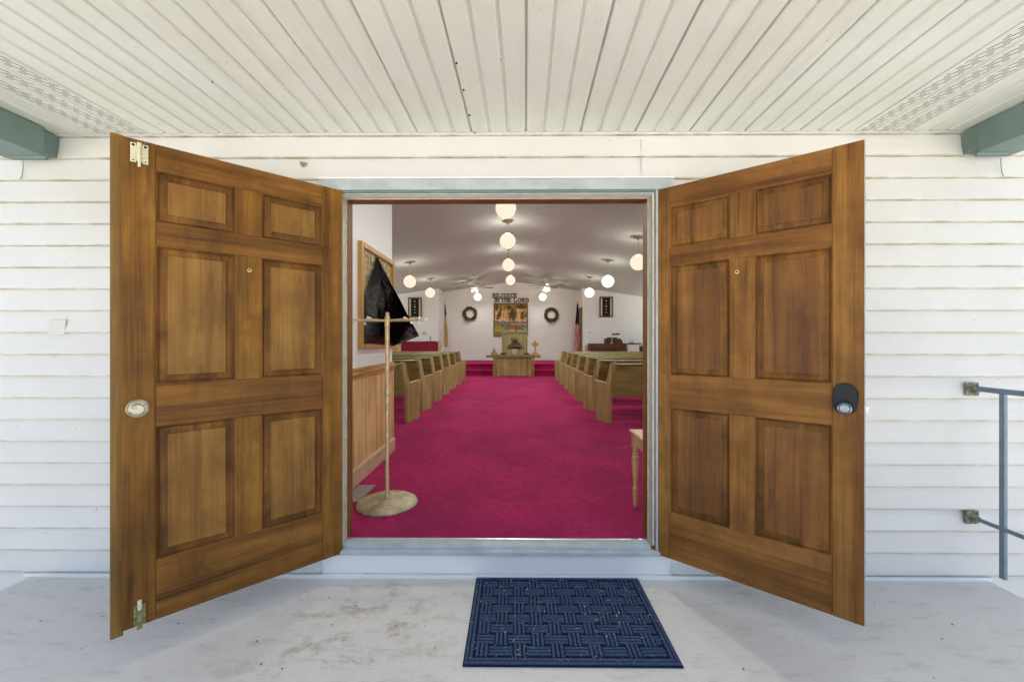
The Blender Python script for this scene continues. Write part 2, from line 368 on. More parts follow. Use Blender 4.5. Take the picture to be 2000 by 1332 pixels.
for x0, x1, z0, z1 in ((-2.643, -2.535, 1.372, 1.455),):
    g = MB(); g.prism([(x0, WY - .0175, z0), (x1 - .008, WY - .0175, z0), (x1, WY - .0175, z1), (x0 + .014, WY - .0175, z1)], (0, -.004, 0)); tag(cb(g, 'siding_patch', M['grey'], bevel=.002), 'small grey patch on the siding')
g = MB(); g.prism([(-1.205, WY - .02, 2.345), (-1.165, WY - .02, 2.335), (-1.172, WY - .02, 2.318), (-1.19, WY - .02, 2.313), (-1.203, WY - .02, 2.325)], (0, -.004, 0)); cb(g, 'wall_vent_flap', M['rust'])
# casing and jambs
g = MB(); zc = 2.244
g.box(-1.088, .884, WY - .035, WY - .001, 2.178, zc - .006); g.box(-1.088, -.99, WY - .033, WY - .001, .14, 2.177); g.box(.79, .884, WY - .033, WY - .001, .14, 2.177)
g.box(-1.095, .891, WY - .045, WY - .001, zc - .0055, zc + .004, 1)
g.box(-.989, .789, WY - .030, WY + .03, 2.165, 2.177, 2)
cb(g, 'door_casing', [M['trim'], M['white'], M['beam']], bevel=.003)
g = MB()
for s, x in ((-1, -.973), (1, .772)):
    xs = sorted((x + s * .001, x + s * .03)); g.box(xs[0] + (0), xs[1], WY - .02, 2.33, .19, 2.165, 0)
    xs = sorted((x - s * .004, x + s * .0305)); g.box(*xs, 2.3303, 2.341, .19, 2.1545, 1)
g.box(-.972, .771, WY - .02, 2.33, 2.157, 2.1648, 0); g.box(-.969, .768, 2.3303, 2.341, 2.152, 2.1645, 1)
cb(g, 'door_jamb', [M['trim_pale'], M['tan']], bevel=.002)
g = MB(); g.box(-1.0, -.968, 2.3415, 2.42, .19, 2.151); g.box(.767, .80, 2.3415, 2.42, .19, 2.151); g.box(-1.0, .80, 2.3415, 2.42, 2.1512, 2.19)
cb(g, 'inner_jamb', M['jamb'], bevel=.002)
g = MB(); g.prism([(-.972, 2.335, .15), (-.972, 2.335, .187), (-.972, 2.283, .180), (-.972, 2.28, .168), (-.972, 2.28, .15)], (1.743, 0, 0))
g.prism([(-1.06, 2.282, .139), (-1.06, 2.282, .167), (-1.06, 2.256, .166), (-1.06, 2.248, .160), (-1.06, 2.248, .139)], (1.915, 0, 0))
o = cb(g, 'door_sill', M['trim'], bevel=.003)
g = MB(); g.box(-.968, .767, 2.331, 2.348, .15, .1925); cb(g, 'metal_threshold_strip', M['metal'], bevel=.003)

# porch ceiling: ribbed vinyl panels running out from the wall (slightly out of square and rising outwards)
SK, RI = .028, -.009
def sp_(x, y, dz=0): return (x + SK * (y - WY), y, 2.502 + RI * (y - WY) + dz)
B = .1016; x0 = .068                       # joint at x0
prof = []                                  # (x, dz, mat)
for k in range(-28, 27):
    xb = x0 + k * B; joint = (k % 3 == 0)
    if joint: prof += [(xb - .010, 0), (xb - .004, .010), (xb - .001, .018), (xb + .003, .018), (xb + .005, .003), (xb + .012, 0)]
    else: prof += [(xb - .012, 0), (xb - .005, .009), (xb + .006, .009), (xb + .013, 0)]
g = MB(); Y0, Y1 = .15, WY - .024
for (xa, da), (xb, db) in zip(prof, prof[1:]):
    fl = (da == 0 and db == 0 and xb - xa > .05); mid = (xa + xb) / 2
    iv = fl and ((-2.37 < mid < -2.06) or (1.87 < mid < 2.17))
    if xb < -2.62 or xa > 2.60: continue
    if iv:
        p, q = xa + .010, xb - .010
        for s0, s1, mm in ((xa, p, 0), (p, q, 1), (q, xb, 0)):
            g.quad(sp_(s0, Y0), sp_(s1, Y0), sp_(s1, Y1), sp_(s0, Y1), mm)
    else: g.quad(sp_(xa, Y0, da), sp_(xb, Y0, db), sp_(xb, Y1, db), sp_(xa, Y1, da), 0)
g.box(-2.9, 2.9, Y0, Y1 + .1, 2.57, 2.60)
o = cb(g, 'porch_ceiling', [M['soffit'], M['vent']])
g = MB(); g.box(-2.62, 2.60, WY - .06, WY - .001, 2.524, 2.53); cb(g, 'ceiling_shadow_gap', M['dark'])  # black strip painted in for the shade where the ceiling meets the wall
for k, (u, v) in enumerate(((891.5, 124), (905.5, 175.5), (917, 224), (927, 257.5))):
    Yk = 1.165 * F / (664 - v); p = P(u, v, Yk); g = MB(); g.lathe([(.0045, -.004), (.0045, .003)], 10, (p.x, p.y, sp_(0, Yk)[2] - .0005)); cb(g, 'ceiling_screw', M['dark'])
# beams carrying the porch roof
for s, xi, xo in ((-1, -2.565, -2.76), (1, 2.49, 2.66)):
    a, b = sorted((xi, xo)); g = MB(); g.box(a, b, .17, WY - .10, 2.345, 2.50)
    g.box(a + .006, b - .02, WY - .10, WY - .012, 2.37, 2.493); g.box(a - .004, b + .004, WY - .10, WY - .085, 2.335, 2.36)
    q = sorted((xi + s * .06, xo + s * .07)); g.box(q[0], q[1], WY - .28, WY - .03, 2.352, 2.42)
    cb(g, 'porch_beam', M['beam'], bevel=.003)
    g = MB(); xw = xi + s * .205; g.tube([(xw, WY - .03, 2.345), (xw + s * .002, WY - .028, 2.31), (xw + s * .010, WY - .026, 2.27), (xw + s * .022, WY - .024, 2.248)], .002, 6); cb(g, 'loose_wire', M['rail'])
    g = MB(); g.box(xi + s * .06 - .05, xi + s * .06 + .05, .18, .28, 0, 2.345); g.box(xi + s * .06 - .065, xi + s * .06 + .065, .165, .295, 0, .1); cb(g, 'porch_post', M['white'], bevel=.004)
# porch roof and main roof shells
g = MB(); g.prism([(-3.0, .08, 2.60), (-3.0, .08, 2.72), (-3.0, 2.5, 3.2), (-3.0, 2.5, 2.60)], (6.0, 0, 0)); cb(g, 'porch_roof', M['roof'])
# hall: walls with window openings, ceiling
HX = 5.2; YB = 15.8; RZ = 3.63; SL = .15
def zc_(x): return RZ - SL * abs(x)
g = MB()
for s in (-1, 1):
    x, xo = s * HX, s * (HX + .15); a, b = sorted((x, xo)); z1 = 3.0
    wins = [(3.2 + k * 2.5, 5.0 + k * 2.5) for k in range(5)]
    g.box(a, b, 2.40, YB, -.6, 1.05); g.box(a, b, 2.40, YB, 2.80, z1)
    e = 2.40
    for w0, w1 in wins: g.box(a, b, e, w0, 1.05, 2.80); e = w1
    g.box(a, b, e, YB, 1.05, 2.80)
g.box(-HX, HX, YB, YB + .15, -.6, 3.75)                                   # back wall
g.box(-HX, -2.76, 14.7, YB - .001, ZF + .36, 3.6); g.box(2.52, HX, 14.88, YB - .001, ZF + .36, 3.6)   # side blocks either side of the alcove
g.box(-HX, -1.27, 2.402, 4.20, ZF, 3.5)                                   # closet block beside the door
g.box(-6.2, -.9755, 2.4005, 2.402, 0, 3.6); g.box(.7745, 6.2, 2.4005, 2.402, 0, 3.6)
g.box(-.9755, .7745, 2.4005, 2.402, 2.2, 3.75)
cb(g, 'interior_wall', M['wall'])
for s in (-1, 1):
    for w0, w1 in wins:
        g = MB(); xf = s * (HX + .07)
        for q in ((w0, w0 + .05, 1.05, 2.80), (w1 - .05, w1, 1.05, 2.80), (w0 + .05, w1 - .05, 1.05, 1.10), (w0 + .05, w1 - .05, 2.75, 2.80), (w0 + .05, w1 - .05, 1.78, 1.82)):
            g.box(xf - .03, xf + .03, *q)
        f = cb(g, 'window', M['white']); g = MB(); g.box(xf - .003, xf + .003, w0 + .05, w1 - .05, 1.10, 1.78); g.box(xf - .003, xf + .003, w0 + .05, w1 - .05, 1.82, 2.75)
        p_ = g.build('window_pane', M['glass']); p_.parent = f
g = MB()
for s in (-1, 1):
    xe = s * (HX + .4); ze = zc_(xe)
    # rounded ridge
    pts = [(0, RZ - .03), (s * .25, RZ - .048), (s * .6, RZ - .092), (xe, ze)]
    for (xa, za), (xb, zb) in zip(pts, pts[1:]):
        g.quad((xa, 2.40, za), (xb, 2.40, zb), (xb, YB, zb), (xa, YB, za))
cb(g, 'hall_ceiling', M['popcorn'])
g = MB()
for s in (-1, 1):
    g.prism([(0, 2.0, RZ + .35), (s * (HX + .7), 2.0, zc_(HX + .7) + .12), (s * (HX + .7), 2.0, zc_(HX + .7) + .30), (0, 2.0, RZ + .75)], (0, YB - 1.3, 0))
cb(g, 'main_roof', M['roof'])
g = MB(); g.prism([(-6.2, WY + .001, 2.99), (6.2, WY + .001, 2.99), (0, WY + .001, 4.35)], (0, .10, 0)); cb(g, 'gable_wall', M['siding'])
# wainscot on the closet wall: boards, cap and baseboard
g = MB(); yy = 2.44
while yy < 4.17:
    g.box(-1.27, -1.257, yy + .002, min(yy + .088, 4.175), ZF + .10, 1.06); yy += .090
g.box(-1.27, -1.254, 4.175, 4.20, ZF + .10, 1.06); g.box(-1.30, -1.254, 4.20, 4.213, ZF + .10, 1.06); g.box(-1.2695, -1.262, 2.44, 4.2, ZF + .1, 1.05)
cb(g, 'wainscot', M['pine'], bevel=.002)
g = MB(); g.box(-1.30, -1.235, 2.44, 4.225, 1.06, 1.085); g.box(-1.27, -1.247, 2.44, 4.215, 1.03, 1.0595); g.box(-1.27, -1.250, 2.44, 4.213, 1.0855, 1.115); cb(g, 'chair_rail', M['pine_y'], bevel=.004)
g = MB(); g.box(-1.27, -1.243, 2.44, 4.225, ZF, ZF + .125); g.box(-1.27, -1.25, 2.44, 4.22, ZF + .1255, ZF + .14); cb(g, 'baseboard', M['base_y'], bevel=.004)
g = MB(); g.box(2.6, HX, 14.865, 14.879, ZF + .36, 1.16); cb(g, 'far_wainscot', M['pine']); g = MB(); g.box(-HX, -2.76, 14.686, 14.699, ZF + .36, 1.12); cb(g, 'far_wainscot', M['pine'])
# flush panel in back wall, side door of the alcove
g = MB(); a = P(1034.5, 653.5, YB - .01); b = P(1077.5, 700.5, YB - .01); g.box(a.x, b.x, YB - .012, YB, b.z, a.z); cb(g, 'wall_hatch', M['wall'], bevel=.006)
g = MB(); g.box(2.50, 2.5195, 14.96, 15.76, ZF + .36, 2.53); g.box(2.485, 2.50, 14.94, 14.99, ZF + .36, 2.55); g.box(2.485, 2.50, 15.73, 15.78, ZF + .36, 2.55); g.box(2.485, 2.50, 14.99, 15.73, 2.50, 2.55)
cb(g, 'side_door', M['door_e'], bevel=.004)

# ---------------------------------------------------------------- the two entrance doors
DZ0, DZ1 = .147, 2.175
def make_door(hx, hy, dx, dy, W, sgn, label, mv='door_v', mh='door_h', mp='door_p'):
    """sgn = +1: the face towards the viewer looks along local +y."""
    ang = math.atan2(dy, dx); T = .044
    d = MB(); st = .105; mc = W / 2; mw = .054
    rails = [(DZ0, .400), (.971, 1.150), (1.745, 1.844), (2.065, DZ1)]
    def yb(a, b): return tuple(sorted((a * sgn, b * sgn)))
    y0, y1 = yb(-T, 0)
    d.box(0, st - .0008, y0, y1, DZ0, DZ1, 0); d.box(W - st + .0008, W, y0, y1, DZ0, DZ1, 0)
    for a, b in rails: d.box(st, W - st, *yb(-T + .001, -.001), a, b, 1)
    for (a, b), (c, e) in zip(rails, rails[1:]): d.box(mc - mw, mc + mw, *yb(-T + .001, -.0005), b + .0008, c - .0008, 0)
    o = d.build('door', [M[mv], M[mh]], bevel=.002); o.parent = church
    o.location = (hx, hy - WY, 0); o.rotation_euler = (0, 0, ang); tag(o, label)
    for (a, b), (c, e) in zip(rails, rails[1:]):
        for xa, xb in ((st, mc - mw), (mc + mw, W - st)):
            p = MB()
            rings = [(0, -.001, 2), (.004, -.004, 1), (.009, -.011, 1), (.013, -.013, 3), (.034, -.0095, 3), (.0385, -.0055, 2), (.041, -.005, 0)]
            pts = []
            for off, dep, _ in rings:
                pts.append([Vector((xa + off, dep * sgn, b + off)), Vector((xb - off, dep * sgn, b + off)), Vector((xb - off, dep * sgn, c - off)), Vector((xa + off, dep * sgn, c - off))])
            for i in range(len(pts) - 1):
                for k in range(4):
                    q = (k + 1) % 4; p.quad(pts[i][k], pts[i][q], pts[i + 1][q], pts[i + 1][k], rings[i][2])
            p.quad(*pts[-1], 0)
            p.box(xa, xb, *yb(-T + .006, -.016), b, c, 0)
            q = p.build('door_panel', [M[mp], M['door_g'], M[mv], M['door_b']]); q.parent = o
    return o
LW, RW = .891, .905
dl = make_door(-.96, 2.257, -.724, -.690, LW, 1, 'left leaf of dark brown panelled wood, with brass knob and two bolts')
dr = make_door(.770, 2.283, .762, -.648, RW, -1, 'right leaf of brown panelled wood, with black lock plate', 'r_v', 'r_h', 'r_p')
def dch(par, mb, name, mats, **k):
    o = mb.build(name, mats, **k); o.parent = par; return o
g = MB(); g.box(LW - .004, LW + .036, -.062, -.0445, .105, 2.195); dch(dl, g, 'astragal', M['door_e'], bevel=.003)
# peepholes
g = MB(); Mx = Matrix.Rotation(R(-90), 4, 'X'); g.lathe([(.0095, 0), (.0095, .004), (.006, .005)], 20, (LW / 2, 0, 1.677), Mx); g.lathe([(.005, .004), (.0045, .0055)], 14, (LW / 2, 0, 1.677), Mx, 1); dch(dl, g, 'peephole', [M['brass'], M['dark']], smooth=True)
g = MB(); Mn = Matrix.Rotation(R(90), 4, 'X'); g.lathe([(.0095, 0), (.0095, .004), (.006, .005)], 20, (RW / 2 - .02, 0, 1.675), Mn); g.lathe([(.005, .004), (.0045, .0055)], 14, (RW / 2 - .02, 0, 1.675), Mn, 1); dch(dr, g, 'peephole', [M['brass'], M['dark']], smooth=True)
# knob with beaded rosette (left door)
g = MB(); kc = (LW - .048, 0, 1.055)
g.lathe([(.037, 0), (.037, .004), (.033, .009), (.029, .007), (.026, .008), (.014, .010), (.012, .024), (.017, .030), (.022, .036), (.023, .041), (.020, .047), (.013, .049), (.010, .048), (.001, .0475)], 40, kc, Mx)
for k in range(28):
    q = 2 * math.pi * k / 28; g.sphere((kc[0] + .0335 * math.cos(q), .0085, kc[2] + .0335 * math.sin(q)), .0028, 5)
dch(dl, g, 'door_knob', M['knob'], smooth=True)
# top bolt: two plates, barrel, knob
g = MB(); bx = LW - .055
g.box(bx - .026, bx - .008, .0, .003, 2.078, 2.158); g.box(bx + .012, bx + .030, .0, .003, 2.078, 2.158)
g.tube([(bx + .002, .010, 2.060), (bx + .002, .010, 2.160)], .0052, 12); g.tube([(bx + .002, .010, 2.082), (bx + .002, .010, 2.112)], .0075, 12); g.tube([(bx + .002, .010, 2.138), (bx + .002, .010, 2.160)], .0078, 12)
g.tube([(bx + .002, .010, 2.104), (bx - .022, .018, 2.104)], .0035, 8)
g.box(bx - .008, bx + .012, .0, .004, 2.085, 2.15)
dch(dl, g, 'surface_bolt', M['ivory'], bevel=.001)
for xx in (bx - .017, bx + .021):
    g = MB(); g.lathe([(.0055, 0), (.0055, .001)], 10, (xx, .0025, 2.149), Mx); dch(dl, g, 'screw_hole', M['dark'])
    g = MB(); g.lathe([(.003, 0), (.003, .001)], 10, (xx, .0025, 2.086), Mx); dch(dl, g, 'screw_hole', M['dark'])
g = MB(); g.box(bx - .018, bx + .020, 0, .005, .150, .236); g.box(bx - .008, bx + .010, .005, .015, .138, .222)
g.box(bx + .010, bx + .0195, .0051, .009, .160, .232)
dch(dl, g, 'corroded_bolt', M['moss'], bevel=.003)
g = MB(); g.tube([(bx + .001, .010, .218), (bx + .001, .010, .258)], .0075, 12); dch(dl, g, 'bolt_rod', M['ivory'], bevel=.001)
# black lock plate and knob (right door)
g = MB(); lc = RW - .062; outl = []
for k in range(40):
    q = 2 * math.pi * k / 40; x, z = math.cos(q), math.sin(q)
    outl.append((lc + .040 * x, 0, 1.090 + (.028 if z > 0 else -.028) + .038 * z))
g.prism(outl, (0, -.018, 0)); g.box(lc + .0402, lc + .045, -.018, -.002, 1.08, 1.125)
lk = dch(dr, g, 'door_lock', M['blackplastic'], bevel=.003)
g = MB(); g.lathe([(.013, 0), (.013, .018), (.020, .024), (.025, .032), (.024, .038), (.019, .039), (.016, .035), (.001, .034)], 32, (lc, -.016, 1.054), Mn); q = g.build('lock_knob', M['steel'], smooth=True); q.parent = dr
g = MB(); g.box(RW, RW + .014, .014, .028, 1.035, 1.062); g.box(RW + .004, RW + .018, .012, .030, 1.058, 1.066); dch(dr, g, 'latch_tongue', M['metal'], bevel=.001)
# weathered pale paint line down the right door's outer edge
g = MB(); g.box(RW + .0002, RW + .004, .004, .046, DZ0 + .002, DZ1 - .002); dch(dr, g, 'edge_strip', M['trim_pale'])

# ---------------------------------------------------------------- porch objects
mt = thing('door_mat', 'navy blue doormat with basket-weave ribs on the porch floor', 'doormat', (.241, 1.972, 0))
MW, MD = .906, .632
g = MB(); g.box(-MW / 2, MW / 2, -MD / 2, MD / 2, .001, .006); g.build('backing', M['mat_low'], mt, bevel=.002)
g = MB(); hb = .0125
for a in (0, .018):
    t = .013
    g.box(-MW / 2 + .006 + a, MW / 2 - .006 - a, -MD / 2 + .006 + a, -MD / 2 + .006 + a + t, .006, hb); g.box(-MW / 2 + .006 + a, MW / 2 - .006 - a, MD / 2 - .006 - a - t, MD / 2 - .006 - a, .006, hb)
    g.box(-MW / 2 + .006 + a, -MW / 2 + .006 + a + t, -MD / 2 + .022 + a, MD / 2 - .022 - a, .006, hb); g.box(MW / 2 - .006 - a - t, MW / 2 - .006 - a, -MD / 2 + .022 + a, MD / 2 - .022 - a, .006, hb)
g.build('border', M['mat'], mt, bevel=.0025)
g = MB(); x0m, x1m, y0m, y1m = -MW / 2 + .045, MW / 2 - .045, -MD / 2 + .045, MD / 2 - .045
per = .163; vw = .057; rows = 8; rh = (y1m - y0m) / rows
for r in range(rows):
    off = (r % 2) * per / 2; yb0 = y0m + r * rh; k = -1
    while x0m + k * per + off < x1m:
        xs = x0m + k * per + off
        for j in range(3):
            a = xs + j * vw / 3 + .003; b = a + vw / 3 - .0065
            if a >= x0m and b <= x1m: g.box(a, b, yb0 - .006 if r else yb0, yb0 + rh + (.006 if r < rows - 1 else 0), .006, .0132)
        hx0, hx1 = max(xs + vw + .001, x0m), min(xs + per - .002, x1m)
        if hx1 - hx0 > .02:
            for j in range(3): g.box(hx0, hx1, yb0 + .007 + j * (rh - .014) / 3, yb0 + .007 + (j + 1) * (rh - .014) / 3 - .006, .006, .0126)
        k += 1
g.build('rib_pattern', M['mat'], mt, bevel=.002)
g = MB()
for k in range(420):
    x = random.uniform(-.20, .68); y = random.uniform(1.67, 2.27); a = random.uniform(0, 6.28); L = random.choice([.0015, .002, .003, .004, .010]); ww = random.uniform(.0004, .0009)
    c, s = math.cos(a) * L, math.sin(a) * L; z = random.choice([.0134, .0134, .0128]); g.prism([(x - c, y - s, z), (x - s * .2 - ww, y + ww, z), (x + c, y + s, z), (x + ww, y - ww, z)], (0, 0, .0008))
tag(g.build('lint_flecks', M['lint']), 'pale lint and grass bits scattered over the blue doormat', 'lint', kind='stuff')
g = MB()
for k in range(46):
    x = random.uniform(-2.4, 2.4); y = random.uniform(1.3, 2.2); a = random.uniform(0, 6.28); L = random.uniform(.003, .007)
    if -.24 < x < .72 and y > 1.6: continue
    c, s = math.cos(a) * L, math.sin(a) * L; g.prism([(x - c, y - s, .001), (x - s * .5, y + c * .5, .001), (x + c, y + s, .001), (x + s * .5, y - c * .5, .001)], (0, 0, .002))
tag(g.build('floor_debris', M['twig']), 'tiny dark crumbs scattered on the porch concrete', 'debris', kind='stuff')

rl = thing('hand_rail', 'blue grey steel handrail bolted to the siding at the right', 'handrail', (2.54, 2.12, 0))
yw = WY - .018 - 2.12
g = MB(); g.tube([(0, yw - .01, 1.072), (0, -1.9, 1.072)], .0145, 12); g.build('top_rail', M['rail'], rl, smooth=True)
g = MB(); g.tube([(0, yw - .01, .358), (0, -1.9, .358)], .011, 12); g.build('lower_rail', M['rail'], rl, smooth=True)
for z in (1.068, .358):
    g = MB(); g.box(-.036, .036, yw - .012, yw, z - .036, z + .036); g.lathe([(.024, 0), (.018, .02), (.016, .03)], 16, (0, yw - .012, z), Matrix.Rotation(R(90), 4, 'X')); g.lathe([(.006, 0), (.005, .006)], 8, (.024, yw - .012, z + .02), Matrix.Rotation(R(90), 4, 'X')); g.build('wall_bracket', M['rust'], rl, bevel=.006)
g = MB(); Mr = Matrix.Rotation(R(0), 4, 'Z'); g.box(-.009, .009, -.012, .012, .10, 1.060, 0); g.build('post', M['rail'], rl, bevel=.002)
g = MB(); g.box(-.014, .014, -1.85, -1.82, .0, 1.06); g.build('post', M['rail'], rl, bevel=.002)

# ---------------------------------------------------------------- inside the door
cr = thing('coat_rack', 'tall brass coat rack with pearl-tipped pegs on a round base inside the doorway', 'coat rack', (-.889, 2.83, ZF))
g = MB(); g.lathe([(.207, 0), (.210, .008), (.205, .018), (.185, .030), (.10, .042), (.03, .050), (.02, .052)], 56); g.build('base', M['brassbase'], cr, smooth=True)
g = MB(); g.lathe([(.026, .045), (.020, .06), (.016, .075), (.0135, .09), (.0135, .76), (.019, .765), (.019, .80), (.015, .81), (.0155, 1.235), (.017, 1.24), (.017, 1.31), (.012, 1.315), (.012, 1.342), (.001, 1.345)], 20); g.build('pole', M['brass'], cr, smooth=True)
hz = 1.285
for a in (16, 158, 204, 338):
    q = R(a); d = Vector((math.cos(q), math.sin(q), 0)); n_ = Vector((-d.y, d.x, 0)); g = MB()
    pts = [d * .01 + Vector((0, 0, hz)), d * .12 + Vector((0, 0, hz + .004)), d * .23 + Vector((0, 0, hz + .002)), d * .268 + Vector((0, 0, hz + .012))]
    g.tube(pts, [.009, .0085, .006, .004], 10); tips = [pts[-1]]
    for L, sd_ in ((.10, 1), (.19, -1), (.225, 1)):
        b0 = d * L + Vector((0, 0, hz)); e0 = b0 + d * .03 + n_ * sd_ * .022 + Vector((0, 0, .018 * sd_)); g.tube([b0, b0 + d * .018 + n_ * sd_ * .014 + Vector((0, 0, .001)), e0], .0035, 8); tips.append(e0)
    arm = g.build('peg_arm', M['brass'], cr, smooth=True)
    for t in tips: g = MB(); g.sphere(t, .0088, 8); g.build('peg_tip', M['pearl'], arm, smooth=True)

bd = thing('notice_board', 'wood-framed board with crinkled gold backing hung on the white partition wall', 'notice board', (-1.268, 3.72, 1.70))
Y_0, Y_1, Z_0, Z_1 = 3.27 - 3.72, 4.185 - 3.72, 1.262 - 1.70, 2.148 - 1.70; t = .045
g = MB(); g.box(0, .035, Y_0, Y_0 + t, Z_0, Z_1); g.box(0, .035, Y_1 - t, Y_1, Z_0, Z_1); g.box(0, .0345, Y_0 + t, Y_1 - t, Z_1 - t, Z_1 - .0005); g.box(0, .0345, Y_0 + t, Y_1 - t, Z_0 + .0005, Z_0 + t); g.build('frame', M['goldframe'], bd, bevel=.004)
g = MB(); g.box(.002, .014, Y_0 + t, Y_1 - t, Z_0 + t, Z_1 - t); g.build('backing', M['foil'], bd)
# black plastic sheet hanging off the board: grid over a quad, free corner bulging out into the hall
A = Vector((-1.235, 3.33, 1.68)); Bp = Vector((-1.228, 3.60, 2.095)); Cc = Vector((-.923, 3.93, 1.375)); D = Vector((-1.215, 4.09, 1.282)); E = Vector((-1.236, 3.33, 1.315))
g = MB(); N = 44
for i in range(N + 1):
    for j in range(N + 1):
        s, t2 = i / N, j / N                       # s: left -> right edge, t2: bottom -> top
        bot = E.lerp(D, min(1, s / .62)) if s < .62 else D.lerp(Cc, (s - .62) / .38)
        top = A.lerp(Bp, min(1, s / .4)) if s < .4 else Bp.lerp(Cc, (s - .4) / .6 * .985)
        p = bot.lerp(top, t2); wv = math.sin(math.pi * s) * math.sin(math.pi * t2)
        out = .010 * noise.noise(Vector((p.y * 9, p.z * 5, 1))) + .005 * noise.noise(Vector((p.y * 22, p.z * 16, 5)))
        bulge = .05 * wv
        g.v.append((max(p.x + out * (.4 + wv) + bulge, -1.250), p.y, p.z + .006 * noise.noise(Vector((p.y * 14, 3, p.z * 9)))))
for i in range(N):
    for j in range(N): g.f.append((i * (N + 1) + j, (i + 1) * (N + 1) + j, (i + 1) * (N + 1) + j + 1, i * (N + 1) + j + 1)); g.m.append(1 if (i / N > .70 and j / N < .55 and i / N - .25 * j / N + .09 * noise.noise(Vector((i * .12, j * .12, 0))) > .70) else 0)
o = g.build('plastic_sheet', [M['plastic'], M['plastic_grey']], smooth=True); sm = o.modifiers.new('t', 'SOLIDIFY'); sm.thickness = .0015
tag(o, 'glossy black plastic sheet hanging loose from the framed board behind the coat rack', 'plastic sheet')

g = MB(); g.box(-1.235, -1.092, 2.85, 3.19, ZF + .001, ZF + .006, 0)
for k in range(13): g.box(-1.222, -1.105, 2.866 + k * .024, 2.880 + k * .024, ZF + .0062, ZF + .0092, 1)
tag(g.build('floor_register', [M['register'], M['metal']], bevel=.001), 'flat metal floor vent in the carpet beside the coat rack base', 'floor vent')

tb = thing('side_table', 'small maple table with turned leg just inside the doorway', 'table', (.835, 2.79, ZF))
TH = .53
g = MB(); g.box(-.035, .46, -.345, .035, TH - .018, TH); g.build('table_top', M['maple'], tb, bevel=.006)
g = MB(); g.box(-.006, .42, -.008, .008, TH - .10, TH - .019); g.box(-.008, .008, -.30, -.02, TH - .10, TH - .019); g.build('apron', M['maple'], tb, bevel=.002)
for lx in (0, .41):
    for ly in (0, -.30):
        g = MB(); g.box(-.020, .020, -.020, .020, TH - .115, TH - .0185)
        g.lathe([(.006, 0), (.0125, .004), (.014, .02), (.017, .09), (.018, .11), (.014, .114), (.019, .122), (.019, .132), (.014, .138), (.013, .15), (.024, .31), (.024, .35), (.015, .358), (.021, .368), (.013, .378), (.020, .398), (.015, .414), (.016, .416)], 24)
        g.build('leg', M['maple'], tb, smooth=True, loc=(lx, ly, 0))

# ---------------------------------------------------------------- pews
def make_pew(side, x_in, x_fr, L):
    """side -1: aisle end on its right; origin at aisle end of the back line"""
    lb = 'oak pew at the left of the aisle' if side < 0 else 'oak pew at the right of the aisle'
    t = thing('pew', lb, 'pew', group='pews facing the altar')
    fx = (x_fr - x_in)                                  # flare towards the aisle
    def end(xo, flare):
        g = MB(); dep = .36
        prof = [(.015, 0), (.315, 0), (.365, .575), (.075, .558), (-.015, .845), (-.085, .850), (-.110, .835), (.0, .45)]
        pts = [Vector((xo + flare * (s / .36), s, z)) for s, z in prof]
        g.prism(pts, (side * .038, 0, 0)); return g
    end(0, fx).build('pew_end', M['oak'], t, bevel=.006)
    end(side * L, 0).build('pew_end', M['oak'], t, bevel=.006)
    a, b = sorted((side * .036, side * (L - .002)))
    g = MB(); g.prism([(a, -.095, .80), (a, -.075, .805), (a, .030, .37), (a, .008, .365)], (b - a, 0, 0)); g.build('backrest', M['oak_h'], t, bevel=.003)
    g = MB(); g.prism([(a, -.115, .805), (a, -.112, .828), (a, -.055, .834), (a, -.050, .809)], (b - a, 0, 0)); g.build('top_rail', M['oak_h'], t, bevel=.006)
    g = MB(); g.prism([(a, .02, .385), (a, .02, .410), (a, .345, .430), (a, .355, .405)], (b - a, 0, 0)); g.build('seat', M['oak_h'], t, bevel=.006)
    return t
pl = make_pew(-1, -1.48, -1.365, 3.0); pr = make_pew(1, 1.31, 1.15, 3.0)
ordn = ['nearest the door', 'second from the door', 'third from the door', 'fourth from the door, at the middle', 'fifth from the door', 'sixth from the door', 'nearest the altar steps']
for side, src, x in ((-1, pl, -1.48), (1, pr, 1.31)):
    for i in range(7):
        o = src if i == 0 else dup(src)
        o.location = (x, 5.56 + .93 * i, ZF)
        o['label'] = 'olive brown oak pew in the %s row, %s' % ('left' if side < 0 else 'right', ordn[i])

# ---------------------------------------------------------------- altar table and what stands on it
YT = 12.6
at = thing('altar_table', 'wide oak communion table in front of the red steps', 'table', (-.02, YT, ZF))
g = MB(); g.box(-.86, .86, .02, .36, .60, .675); g.box(-.66, .66, -.01, .37, .595, .690); g.build('table_top', M['oak_h'], at, bevel=.008)
g = MB(); g.box(-.58, .58, .05, .34, .02, .594); g.build('front_panel', M['oak'], at, bevel=.003)
for x in (-.64, -.50, .46, .60): g = MB(); g.box(x, x + .05, 0 if abs(x) < .55 else .03, .07, 0, .594); g.build('leg', M['oak'], at, bevel=.004)
ZT = ZF + .69
pp = thing('pulpit', 'tall olive wood pulpit behind the altar table', 'pulpit', (.02, 13.75, ZF + .36))
g = MB(); g.box(-.44, .44, 0, .40, 0, 1.02); g.build('body', M['pulpit'], pp, bevel=.006)
g = MB(); g.box(-.455, .455, -.03, .43, 1.021, 1.07); g.box(-.455, -.42, -.03, .43, 1.0705, 1.10); g.box(.42, .455, -.03, .43, 1.0705, 1.10); g.build('top', M['pulpit'], pp, bevel=.006)
g = MB(); a = [(0.0, 0, 0), (-.01, .02, .12), (-.05, .03, .26), (-.10, .02, .36), (-.13, 0, .42)]; g.tube(a, .008, 8); g.tube([(-.13, 0, .42), (-.155, -.02, .45)], .018, 10); g.lathe([(.04, 0), (.035, .015), (.01, .02)], 16)
